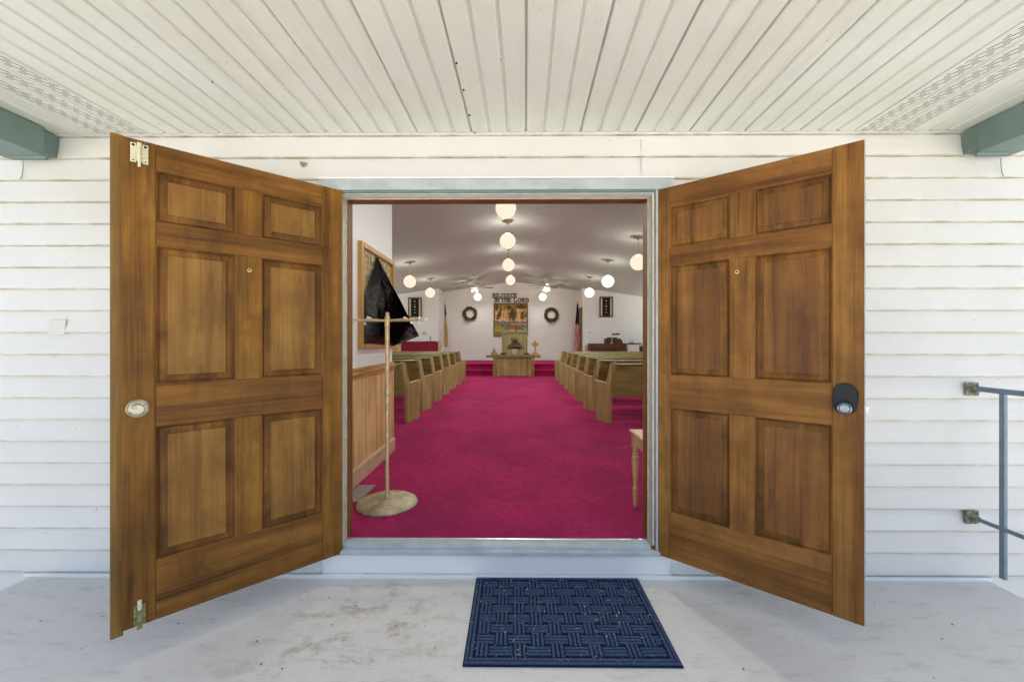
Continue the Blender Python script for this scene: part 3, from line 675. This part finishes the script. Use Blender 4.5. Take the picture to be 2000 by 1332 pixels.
o = g.build('gooseneck_microphone', M['blackplastic'], smooth=True, loc=(.09, 13.9, ZF + .36 + 1.071)); tag(o, 'black gooseneck microphone curving up from the pulpit', 'microphone')
for x, w_ in ((-.34, .07), (.38, .06)):
    g = MB(); g.lathe([(.02, 0), (.022, .01), (.034, .03), (w_ * .8, .13), (w_ * .7, .132), (.02, .02)], 18); o = g.build('glass_tumbler', M['smoke'], smooth=True, loc=(x, 13.86, ZF + .36 + 1.071)); tag(o, 'pale blue glass on the %s end of the pulpit top' % ('left' if x < 0 else 'right'), 'glass')
# flowers
fl = thing('flower_vase', 'arrangement of pink and mauve flowers in a low vase on the altar table', 'flowers', (.02, 12.75, ZT))
g = MB(); g.lathe([(.06, 0), (.075, .02), (.09, .12), (.10, .17), (.085, .175), (.07, .05), (.001, .04)], 24); g.build('vase', M['ivory'], fl, smooth=True)
for nm, mm, n, ra, rs in (('rose_blooms', 'rose', 34, .20, .030), ('mauve_blooms', 'mauve', 34, .22, .026)):
    g = MB()
    for k in range(n):
        th = random.uniform(0, 6.28); r = ra * math.sqrt(random.random()); z = .20 + .16 * random.random() * (1 - r / ra * .5); c = Vector((r * math.cos(th), r * .5 * math.sin(th), z))
        for j in range(5):
            q = random.uniform(0, 6.28); g.sphere(c + Vector((math.cos(q) * rs * .5, math.sin(q) * rs * .4, random.uniform(-.4, .4) * rs)), rs * random.uniform(.45, .75), 5)
    g.build(nm, M[mm], fl, smooth=True)
g = MB()
for k in range(190):
    th = random.uniform(0, 6.28); el = random.uniform(.05, 1.5); L = random.uniform(.14, .30) * (1.35 if el > 1.2 else 1); d = Vector((math.cos(th) * math.cos(el), .5 * math.sin(th) * math.cos(el), math.sin(el)))
    b = Vector((0, 0, .16)) + d * L * .5; e = b + d * L * .6; w_ = d.cross(Vector((random.random() - .5, random.random() - .5, random.random() - .5))).normalized() * .014
    g.quad(b, b + d * L * .3 + w_, e, b + d * L * .3 - w_)
g.build('foliage', M['leaf'], fl)
# wooden cross with ring
cs = thing('standing_cross', 'small wooden cross on a stepped base at the right end of the altar table', 'cross', (.665, 12.76, ZF + .675))
g = MB(); g.box(-.12, .12, -.06, .06, 0, .045); g.box(-.085, .085, -.045, .045, .0455, .085); g.build('base', M['goldframe'], cs, bevel=.004)
g = MB(); g.box(-.026, .026, -.02, .02, .0855, .46); g.box(-.115, .115, -.0195, .0195, .31, .365); g.tube([(.07 * math.cos(q), 0, .337 + .07 * math.sin(q)) for q in [k * math.pi / 12 for k in range(25)]], .012, 6); g.build('cross', M['goldframe'], cs, bevel=.003)
g = MB()
for w_, z0, z1 in ((.115, 0, .05), (.095, .0505, .085), (.06, .0855, .13)): g.box(-w_, w_, -.05, .05, z0, z1)
g.prism([(-.045, -.02, .1305), (.045, -.02, .1305), (.012, -.02, .24), (-.012, -.02, .24)], (0, .04, 0))
o = g.build('wooden_ornament', M['pulpit'], bevel=.004, loc=(-.63, 12.77, ZF + .675)); tag(o, 'small stepped wooden ornament at the left end of the altar table', 'ornament')
for x, lab in ((-.34, 'left'), (.40, 'right')):
    g = MB(); g.lathe([(.05, 0), (.055, .012), (.10, .03), (.115, .045), (.11, .047), (.05, .018), (.001, .017)], 28); o = g.build('offering_plate', M['walnut'], smooth=True, loc=(x, 12.74, ZT)); tag(o, 'dark offering plate %s of the flowers on the altar table' % lab, 'plate', 'offering plates')

# ---------------------------------------------------------------- on the back wall
def wp(u, v, Y=YB): p = P(u, v, Y); return p.x, p.z
pic = thing('waterfall_picture', 'framed landscape picture of golden waterfalls above water, hung on the end wall', 'picture', (0, YB - .001, 0))
xa, za = wp(964, 592); xb, zb = wp(1031, 657.7)
g = MB(); t = .045; g.box(xa, xa + t, -.04, 0, zb, za); g.box(xb - t, xb, -.04, 0, zb, za); g.box(xa + t, xb - t, -.039, 0, za - t, za - .001); g.box(xa + t, xb - t, -.039, 0, zb + .001, zb + t); g.build('frame', M['brownframe'], pic, bevel=.005)
g = MB(); n = 110; g.c = []
def ell(u, v, cx, cy, rx, ry, rot=0):
    c, s = math.cos(rot), math.sin(rot); x, y = (u - cx), (v - cy); return ((x * c + y * s) / rx) ** 2 + ((-x * s + y * c) / ry) ** 2
def picture(u, v):
    nn = noise.noise(Vector((u * 14, v * 14, 0))); v += .025 * nn + .012 * noise.noise(Vector((u * 45, v * 30, 9))); n2 = noise.noise(Vector((u * 40, v * 22, 3))); n3 = noise.noise(Vector((u * 60 + v * 25, v * 8, 7)))
    if v < .15: c = (.20 + .08 * nn, .22 + .07 * nn, .08) if u < .3 or u > .78 else (.26, .25, .11)
    elif v < .175: c = (.55, .45, .24)
    elif v < .46:
        c = (.17 + .06 * n2, .17 + .05 * n2, .12 + .03 * n2)
        if ell(u, v, .12, .25, .12, .08) < 1 + nn: c = (.38, .26, .04)
        if ell(u, v, .6, .26, .28, .06) < 1 + nn: c = (.24, .12, .06)
        if .33 < v < .40 and u > .5: c = (.36 + .1 * n2, .25, .16)
    elif v < .49: c = (.72, .48, .28)
    else:
        c = (.60 + .42 * n3, .34 + .34 * n3, .15 + .24 * n3)
        if v > .84 + .12 * nn: c = (.30 + .3 * n2, .18 + .15 * n2, .06)
    if v > .47:
        for e in ((.14, .67, .06, .17, -.35), (.56, .66, .13, .20, -.1), (.87, .63, .07, .14, 0), (.45, .90, .07, .07, 0), (.83, .92, .15, .06, 0), (.07, .90, .05, .08, 0), (.97, .66, .03, .12, 0)):
            if ell(u + .03 * n2, v + .04 * nn, *e) < 1 + 1.3 * nn + 1.0 * n2: c = (.07 + .07 * n2, .065 + .05 * nn, .022)
    k = 1 + .55 * n3 + .5 * n2 + .35 * nn
    return tuple(min(.85, max(.01, q * k * 1.12)) for q in c)
for i in range(n + 1):
    for j in range(n + 1):
        u, v = i / n, j / n; g.v.append((xa + t + (xb - xa - 2 * t) * u, -.02, zb + t + (za - zb - 2 * t) * v)); g.c.append(picture(u, v))
for i in range(n):
    for j in range(n): g.f.append((i * (n + 1) + j, (i + 1) * (n + 1) + j, (i + 1) * (n + 1) + j + 1, i * (n + 1) + j + 1)); g.m.append(0)
g.build('picture_print', M['vcol'], pic)
# lettering
GL = {'R': [[(.15, 0), (.15, 1)], [(0, 1), (.6, 1), (.82, .88), (.82, .62), (.6, .5), (.15, .5)], [(.5, .5), (.85, 0)], [(0, 0), (.32, 0)], [(.72, 0), (1, 0)]],
 'E': [[(.15, 0), (.15, 1)], [(0, 1), (.85, 1), (.85, .82)], [(0, 0), (.88, 0), (.88, .2)], [(.15, .52), (.6, .52)]],
 'J': [[(.65, 1), (.65, .2), (.5, 0), (.22, 0), (.08, .18), (.08, .32)], [(.42, 1), (.9, 1)]],
 'O': [[(.5, 1), (.15, .85), (.05, .5), (.15, .15), (.5, 0), (.85, .15), (.95, .5), (.85, .85), (.5, 1)]],
 'I': [[(.5, 0), (.5, 1)], [(.25, 1), (.75, 1)], [(.25, 0), (.75, 0)]],
 'C': [[(.9, .75), (.9, .95), (.5, 1), (.15, .85), (.05, .5), (.15, .15), (.5, 0), (.8, .05), (.92, .22)]],
 'N': [[(.15, 0), (.15, 1), (.85, 0), (.85, 1)], [(0, 1), (.15, 1)], [(.68, 1), (1, 1)], [(0, 0), (.32, 0)]],
 'T': [[(.5, 0), (.5, 1)], [(.05, .8), (.05, 1), (.95, 1), (.95, .8)], [(.3, 0), (.7, 0)]],
 'H': [[(.15, 0), (.15, 1)], [(.85, 0), (.85, 1)], [(.15, .5), (.85, .5)], [(0, 0), (.3, 0)], [(.7, 0), (1, 0)], [(0, 1), (.3, 1)], [(.7, 1), (1, 1)]],
 'L': [[(.15, 1), (.15, 0), (.88, 0), (.88, .22)], [(0, 1), (.32, 1)], [(0, 0), (.15, 0)]],
 'D': [[(.15, 0), (.15, 1)], [(0, 1), (.55, 1), (.88, .75), (.88, .25), (.55, 0), (0, 0)]]}
lt = thing('wall_lettering', 'dark wooden letters reading REJOICE IN THE LORD above the waterfall picture', 'lettering', (0, YB - .001, 0))
def letter(ch, u0, u1, v0, v1):
    x0_, z1_ = wp(u0, v0); x1_, z0_ = wp(u1, v1); g = MB(); sw = .030
    kx = 0
    for st_ in GL[ch]:
        for a, b in zip(st_, st_[1:]):
            kx += 1; A2 = Vector((x0_ + a[0] * (x1_ - x0_), 0, z0_ + a[1] * (z1_ - z0_))); B2 = Vector((x0_ + b[0] * (x1_ - x0_), 0, z0_ + b[1] * (z1_ - z0_)))
            d = (B2 - A2).normalized() * sw * .5; nn = Vector((-d.z, 0, d.x)); g.prism([A2 - d - nn, B2 + d - nn, B2 + d + nn, A2 - d + nn], (0, -.018 - .0007 * kx, 0))
    g.build('letter', M['letterwood'], lt)
for ch, u0, u1 in (('R', 962, 968.4), ('E', 969.6, 975.6), ('J', 977, 983), ('O', 984.6, 991), ('I', 992, 996), ('C', 997.6, 1003), ('E', 1004.4, 1009.6)): letter(ch, u0, u1, 573.8, 581.2)
for ch, u0, u1 in (('I', 965, 968.6), ('N', 968.8, 975.2), ('T', 979, 984.8), ('H', 985.6, 992), ('E', 993, 998), ('L', 1004, 1009.6), ('O', 1011, 1017.6), ('R', 1019, 1025), ('D', 1027, 1032.8)): letter(ch, u0, u1, 583, 589.6)
# wreaths
def wreath(u, v, lab, seed):
    random.seed(seed); x, z = wp(u, v); t = thing('wreath', lab, 'wreath', (x, YB - .06, z), group='wreaths on the end wall')
    g = MB()
    for k in range(16):
        ph = random.uniform(0, 6.28); rr = .225 + random.uniform(-.04, .04); pts = []
        for j in range(37):
            q = 2 * math.pi * j / 36; r = rr + .028 * math.sin(q * 5 + ph); pts.append((r * math.cos(q), .03 * math.cos(q * 4 + ph), r * math.sin(q)))
        g.tube(pts, .009, 5, cap=False)
    g.build('vine_ring', M['wreath'], t)
    g = MB()
    for k in range(300):
        q = random.uniform(0, 6.28); r = .225 + random.gauss(0, .028); c = Vector((r * math.cos(q), random.uniform(-.05, .03), r * math.sin(q))); d = Vector((random.gauss(0, 1), random.gauss(0, .5), random.gauss(0, 1))).normalized(); e = d.cross(Vector((0, 1, .2))).normalized() * .012; L = random.uniform(.03, .07)
        g.quad(c, c + d * L * .5 + e, c + d * L, c + d * L * .5 - e)
    g.build('leaves', M['leaf'], t)
    g = MB()
    for k in range(46):
        q = R(-100 + random.gauss(0, 13)); r = .23 + random.gauss(0, .03); g.sphere((r * math.cos(q), -.05 + random.uniform(-.03, .02), r * math.sin(q)), random.uniform(.014, .03), 5)
    g.build('dried_flowers', M['rose'] if seed == 3 else M['wreath'], t, smooth=True)
wreath(918, 613, 'dried vine wreath with dark red flowers, left of the waterfall picture', 3); wreath(1076.5, 615, 'dried brown wreath right of the waterfall picture', 4)
random.seed(11)
# flags
def flag(u, Y, ztop, z0, z1, cols, lab, fin, ws=.7):
    x = (u - 1004) / F * Y; t = thing('flag', lab, 'flag', (x, Y, ZF + .36))
    g = MB(); g.tube([(0, 0, .03), (0, 0, ztop)], .014, 10); g.lathe([(.16, 0), (.16, .02), (.05, .05), (.02, .08)], 24); g.build('pole', M['brass'], t, smooth=True)
    g = MB(); g.lathe([(.014, ztop), (.026, ztop + .03), (.004, ztop + .11)], 10); g.build('finial', M['brass'], t, smooth=True)
    g = MB(); g.c = []; NH, NW = 60, 60
    for i in range(NH + 1):
        f = i / NH; z = z1 + (z0 - z1) * f; wd = ws * (.035 + .10 * min(1, f * 1.6) - .03 * max(0, f - .8) * 3)
        for j in range(NW):
            q = 2 * math.pi * j / NW; r = wd * (1 + .35 * math.sin(q * 5 + f * 3) + .12 * math.sin(q * 9 - f * 5)); g.v.append((fin * .04 * f + r * math.cos(q) * .8, r * math.sin(q) * .5 - .01, z + .03 * math.sin(q * 3))); g.c.append(cols(f, q + f * 1.2))
    for i in range(NH):
        for j in range(NW): g.f.append((i * NW + j, i * NW + (j + 1) % NW, (i + 1) * NW + (j + 1) % NW, (i + 1) * NW + j)); g.m.append(0)
    g.build('cloth', M['flag'], t, smooth=True)
def colA(f, q):
    s = int((q * 5) % 2)
    if f < .44: return (.012, .012, .035) if (f * 31 + q * 3) % 2 > .5 else (.03, .03, .07)
    return (.42, .03, .045) if s else (.62, .46, .44)
def colB(f, q):
    if f < .26: return (.015, .02, .05)
    if f < .42: return (.55, .52, .48) if (q * 3) % 2 > .9 else (.12, .10, .09)
    return (.42, .24, .06) if (q * 4 + f * 9) % 2 > .7 else (.52, .38, .22)
flag(1128, 15.2, 2.18, .42, 2.12, colA, 'furled red, white and blue striped flag on a pole at the right of the alcove', -1)
flag(869, 15.2, 2.22, .55, 2.10, colB, 'furled white and dark blue flag with gold fringe at the left of the alcove', 1, .5)
# framed panels on the front-facing side walls
def framed(u0, u1, v0, v1, Y, lab):
    a = P(u0, v0, Y); b = P(u1, v1, Y); cx = (a.x + b.x) / 2; t = thing('framed_panel', lab, 'picture', (cx, Y, (a.z + b.z) / 2), group='framed panels beside the alcove')
    w_, h_ = (b.x - a.x) / 2, (a.z - b.z) / 2; k = .045
    g = MB(); g.box(-w_, -w_ + k, -.04, 0, -h_, h_); g.box(w_ - k, w_, -.04, 0, -h_, h_); g.box(-w_ + k, w_ - k, -.039, 0, h_ - k, h_ - .001); g.box(-w_ + k, w_ - k, -.039, 0, -h_ + .001, -h_ + k); g.build('frame', M['brownframe'], t, bevel=.004)
    g = MB(); g.box(-w_ + k, w_ - k, -.012, 0, -h_ + k, h_ - k, 0)
    for s in (-1, 1): q = sorted((s * (w_ - k), s * (w_ - k - .055))); g.box(q[0], q[1], -.018, -.0125, -h_ + k + .01, h_ - k - .01, 1)
    for k2 in range(5): zz = -h_ * .55 + k2 * h_ * .28; g.box(-.035 + .01 * (k2 % 2), .03 - .02 * (k2 % 2), -.017, -.0125, zz, zz + .02 + .01 * (k2 % 3), 2)
    g.build('insert', [M['dark'], M['ivory'], M['grey']], t)
framed(797, 823.5, 581, 620, 14.698, 'brown framed dark panel with two white strips on the left side wall'); framed(1170.5, 1196.5, 580, 620, 14.878, 'brown framed dark panel with two white strips on the right side wall')
a = P(1151, 648, 14.878); g = MB(); g.lathe([(.055, 0), (.055, .02), (.04, .03), (.015, .031)], 20, (0, 0, 0), Matrix.Rotation(R(90), 4, 'X')); g.lathe([(.017, .030), (.015, .036)], 12, (.015, 0, 0), Matrix.Rotation(R(90), 4, 'X'), 1); o = g.build('thermostat', [M['white'], M['dark']], smooth=True, loc=a); tag(o, 'round white thermostat on the right side wall', 'thermostat')
a = P(828.5, 650.5, 14.698); g = MB(); g.box(-.085, .085, -.015, 0, -.055, .055); g.box(-.06, -.02, -.019, -.0155, -.03, .03); g.box(.02, .06, -.019, -.0155, -.03, .03); o = g.build('switch_plate', M['tan'], bevel=.003, loc=a); tag(o, 'tan switch plate on the left side wall', 'switch plate')
# red-draped rail on the left with a little cross
YC = 13.9; a = P(783, 668, YC); b = P(855.5, 668, YC); zt = a.z; zb_ = ZF + .36
rd = thing('choir_screen', 'low choir screen covered in dark red cloth behind the left pews', 'screen', ((a.x + b.x) / 2, YC, zb_)); hw = (b.x - a.x) / 2
g = MB(); g.box(-hw, hw, 0, .05, 0, zt - zb_); g.box(-hw - .002, hw + .002, -.008, .058, zt - zb_, zt - zb_ + .02); g.build('cloth_front', M['redcloth'], rd, bevel=.004)
g = MB(); g.box(-hw - .15, -hw - .003, .0, .30, 0, zt - zb_ - .05); g.box(hw + .003, hw + .04, .0, .30, 0, zt - zb_ - .02); g.box(-hw, hw, .051, .30, zt - zb_ - .04, zt - zb_ - .001); g.build('wood_frame', M['pine'], rd, bevel=.004)
c = P(840.5, 668, YC + .15); tc_ = thing('table_cross', 'tiny dark cross on a tray on top of the red screen', 'cross', (c.x, YC + .15, zt + .0))
g = MB(); g.box(-.18, .18, -.07, .07, .0, .03); g.build('tray', M['dark'], tc_, bevel=.003)
g = MB(); g.box(-.009, .009, -.008, .008, .0305, .20); g.box(-.045, .045, -.0075, .0075, .12, .138); g.build('cross', M['walnut'], tc_)
# organ, music desk, lamp and cabinet on the right
YO = 13.9; a = P(1152.5, 671, YO); b = P(1223, 671, YO); hw = (b.x - a.x) / 2
og = thing('organ', 'dark walnut organ standing behind the right pews', 'organ', ((a.x + b.x) / 2, YO, ZF + .36)); zo = a.z - (ZF + .36)
g = MB(); g.box(-hw, hw, 0, .5, 0, zo - .03); g.box(-hw - .01, hw + .01, -.01, .51, zo - .0295, zo); g.build('case', M['walnut'], og, bevel=.006)
g = MB(); g.prism([(-.08, .25, zo + .001), (.58, .25, zo + .001), (.50, .25, zo + .17), (.38, .25, zo + .175), (.36, .25, zo + .21), (.02, .25, zo + .21), (.0, .25, zo + .175), (-.08, .25, zo + .17)], (0, .05, 0)); g.prism([(.40, .10, zo + .001), (.44, .10, zo + .001), (.44, .25, zo + .17), (.40, .25, zo + .17)], (0, .001, 0)); g.build('music_desk', M['walnut'], og, bevel=.005)
lp = thing('organ_lamp', 'brass lamp with black bar shade on top of the dark organ', 'lamp', (P(1196, 669, YO).x, YO + .12, ZF + .36 + zo))
g = MB(); g.lathe([(.05, 0), (.045, .012), (.012, .02)], 18); g.tube([(0, 0, .015), (.005, 0, .16), (.02, 0, .31)], .010, 10); g.build('stand', M['brass'], lp, smooth=True)
g = MB(); g.tube([(.01, 0, .32), (.27, 0, .325)], .026, 12); g.build('lamp_shade', M['blackplastic'], lp, smooth=True)
a = P(1223.5, 671, YO + .2); b = P(1247, 671, YO + .2)
cbn = thing('white_cabinet', 'white cabinet with a dark top at the right of the organ', 'cabinet', ((a.x + b.x) / 2 + .02, YO + .2, ZF + .36)); hw2 = (b.x - a.x) / 2; zz = a.z - ZF - .36
g = MB(); g.box(-hw2, hw2, 0, .4, 0, zz - .03); g.build('case', M['white'], cbn, bevel=.006)
g = MB(); g.box(-hw2 - .0, hw2 + .06, -.02, .42, zz - .0295, zz + .01); g.build('top', M['walnut'], cbn, bevel=.004)
g = MB(); g.lathe([(.07, 0), (.09, .03), (.085, .08), (.05, .13), (.03, .14), (.03, .16), (.001, .165)], 20); g.tube([(.08, 0, .04), (.13, 0, .09), (.13, 0, .11)], .012, 8); g.tube([(-.08, 0, .09), (-.12, 0, .07), (-.08, 0, .04)], .008, 8); o = g.build('silver_pitcher', M['metal'], smooth=True, loc=(cbn.location.x + .0, YO + .35, ZF + .36 + zz + .011)); tag(o, 'small silver pitcher on the white cabinet', 'pitcher')
a = P(1248, 678, YO + .3); g = MB(); g.box(0, .5, 0, .35, 0, a.z - ZF - .36); g.box(-.01, .51, -.01, .36, a.z - ZF - .3595, a.z - ZF - .34); o = g.build('dark_stand', M['walnut'], bevel=.005, loc=(a.x + .04, YO + .3, ZF + .36)); tag(o, 'low dark wooden stand at the right of the white cabinet', 'stand')
for du, hh in ((0, .09), (4.5, .075)):
    g = MB(); g.lathe([(.02, 0), (.022, .01), (.010, .03), (.012, hh - .02), (.026, hh), (.001, hh - .01)], 14); p = P(1163.5 + du, 671, YO); o = g.build('glass_candlestick', M['pearl'], smooth=True, loc=(p.x, YO + .2, ZF + .36 + zo)); tag(o, ('taller' if hh > .08 else 'shorter') + ' of two small white ornaments on the left end of the organ', 'ornament')

# ---------------------------------------------------------------- lamps
def globe(x, Y, z, r, lab, grp, mm='globe', power=1.0):
    power *= (.85 if Y < 5 else 1.0 if Y < 11 else .85); t = thing('globe_lamp', lab, 'pendant lamp', (x, Y, z), group=grp); zc2 = zc_(x) - z - (.03 if abs(x) < .3 else 0)
    g = MB(); g.sphere((0, 0, 0), r, 20); g.build('opal_globe', M[mm], t, smooth=True)
    g = MB(); g.tube([(0, 0, r - .005), (0, 0, zc2)], .006, 8); g.lathe([(.045, r - .01), (.045, r + .012), (.02, r + .03)], 20); g.build('rod', M['brass'], t, smooth=True)
    g = MB(); g.lathe([(.010, zc2 - .06), (.03, zc2 - .035), (.085, zc2 - .012), (.085, zc2 + .015)], 24); g.build('ceiling_cap', M['brassbase'], t, smooth=True)
    l = bpy.data.lights.new('bulb', 'POINT'); l.energy = LAMP_W * power; l.color = (1, .92, .78); l.shadow_soft_size = 0.0
    lo = bpy.data.objects.new('bulb', l); C.objects.link(lo); lo.parent = t
    l = bpy.data.lights.new('bulb_down', 'SPOT'); l.energy = FILL_DOWN * power; l.color = (.93, .97, .96); l.shadow_soft_size = 0.0; l.spot_size = R(166); l.spot_blend = .6  # added downward spot in each globe, brightens the hall below
    lo = bpy.data.objects.new('bulb_down', l); C.objects.link(lo); lo.parent = t
    return t
GY = [5.9, 7.6, 9.9, 12.5]
for k, (u, v, Y) in enumerate(((988, 407, 5.9), (991.5, 471, 7.65), (993, 518, 9.9), (997, 547.5, 12.5))):
    p = P(u, v, Y); globe(p.x, Y, p.z, .15, 'lit white globe lamp over the aisle, ' + ['largest and cut by the door head', 'second from the top', 'third from the top', 'smallest of the centre row'][k], 'globe lamps over the aisle')
for k, (u, v, Y, lab) in enumerate(((800, 550, 9.9, 'left globe lamp, the nearer one above the black sheet'), (840, 572, 12.5, 'left globe lamp, the farther one beside the framed panel'), (1246, 513, 7.65, 'right globe lamp, largest one partly behind the door jamb'), (1187, 550, 9.9, 'right globe lamp, the middle one above the framed panel'), (1151, 572, 12.5, 'right globe lamp, the farthest one above the striped flag'))):
    p = P(u, v, Y); globe(p.x, Y, p.z, .15, lab, 'globe lamps along the sides', 'globe2' if k in (3, 4) else 'globe')
for u, lab in ((933, 'small bright globe lamp in front of the end wall, left of the lettering'), (1060, 'small bright globe lamp in front of the end wall, right of the lettering')):
    p = P(u, 580, 14.9); globe(p.x, 14.9, p.z, .143, lab, 'globe lamps by the end wall', 'globe2', .3)
globe(.30, 3.3, 3.18, .15, 'lit globe lamp just inside the doorway, hidden above the door head', 'globe lamps over the aisle')  # extra unseen lamp, added to light the carpet by the door
# ceiling fans
def fan(u, v, Y, rot, lab):
    p = P(u, v, Y); t = thing('ceiling_fan', lab, 'ceiling fan', p, rot, group='ceiling fans'); zc2 = zc_(p.x) - p.z
    g = MB(); g.tube([(0, 0, .05), (0, 0, zc2)], .014, 10); g.lathe([(.07, zc2 - .05), (.075, zc2 + .01)], 20); g.build('rod', M['fan'], t, smooth=True)
    g = MB(); g.lathe([(.05, -.06), (.11, -.045), (.125, 0), (.12, .05), (.06, .08), (.02, .09)], 28); g.build('motor', M['fan'], t, smooth=True)
    for k in range(5):
        q = 2 * math.pi * k / 5; g = MB(); g.prism([(.13, -.03, 0), (.22, -.06, .004), (.62, -.075, .004), (.66, -.05, 0), (.66, .05, -.012), (.62, .075, -.014), (.22, .06, -.012), (.13, .03, 0)], (0, 0, .008)); b = g.build('blade', M['blade'], t); b.rotation_euler = (0, 0, q)
    for k in range(4):
        q = 2 * math.pi * k / 4 + .6; g = MB(); Mz = Matrix.Rotation(q, 4, 'Z') @ Matrix.Rotation(R(125), 4, 'Y'); g.lathe([(.015, 0), (.022, .015), (.036, .06), (.04, .075), (.001, .07)], 16, Mz @ Vector((0, 0, .06)) + Vector((0, 0, -.07)), Mz); g.build('lamp_shade', M['bulb'], t, smooth=True)
    l = bpy.data.lights.new('fan_light', 'POINT'); l.energy = LAMP_W * .12; l.color = (1, .84, .58); l.shadow_soft_size = .0
    lo = bpy.data.objects.new('fan_light', l); C.objects.link(lo); lo.parent = t; lo.location = (0, 0, -.22)
fan(927, 560.5, 14.0, .35, 'white ceiling fan with lit lamps, left of the lettering'); fan(1067, 559.5, 14.0, .9, 'white ceiling fan with lit lamps, right of the lettering')
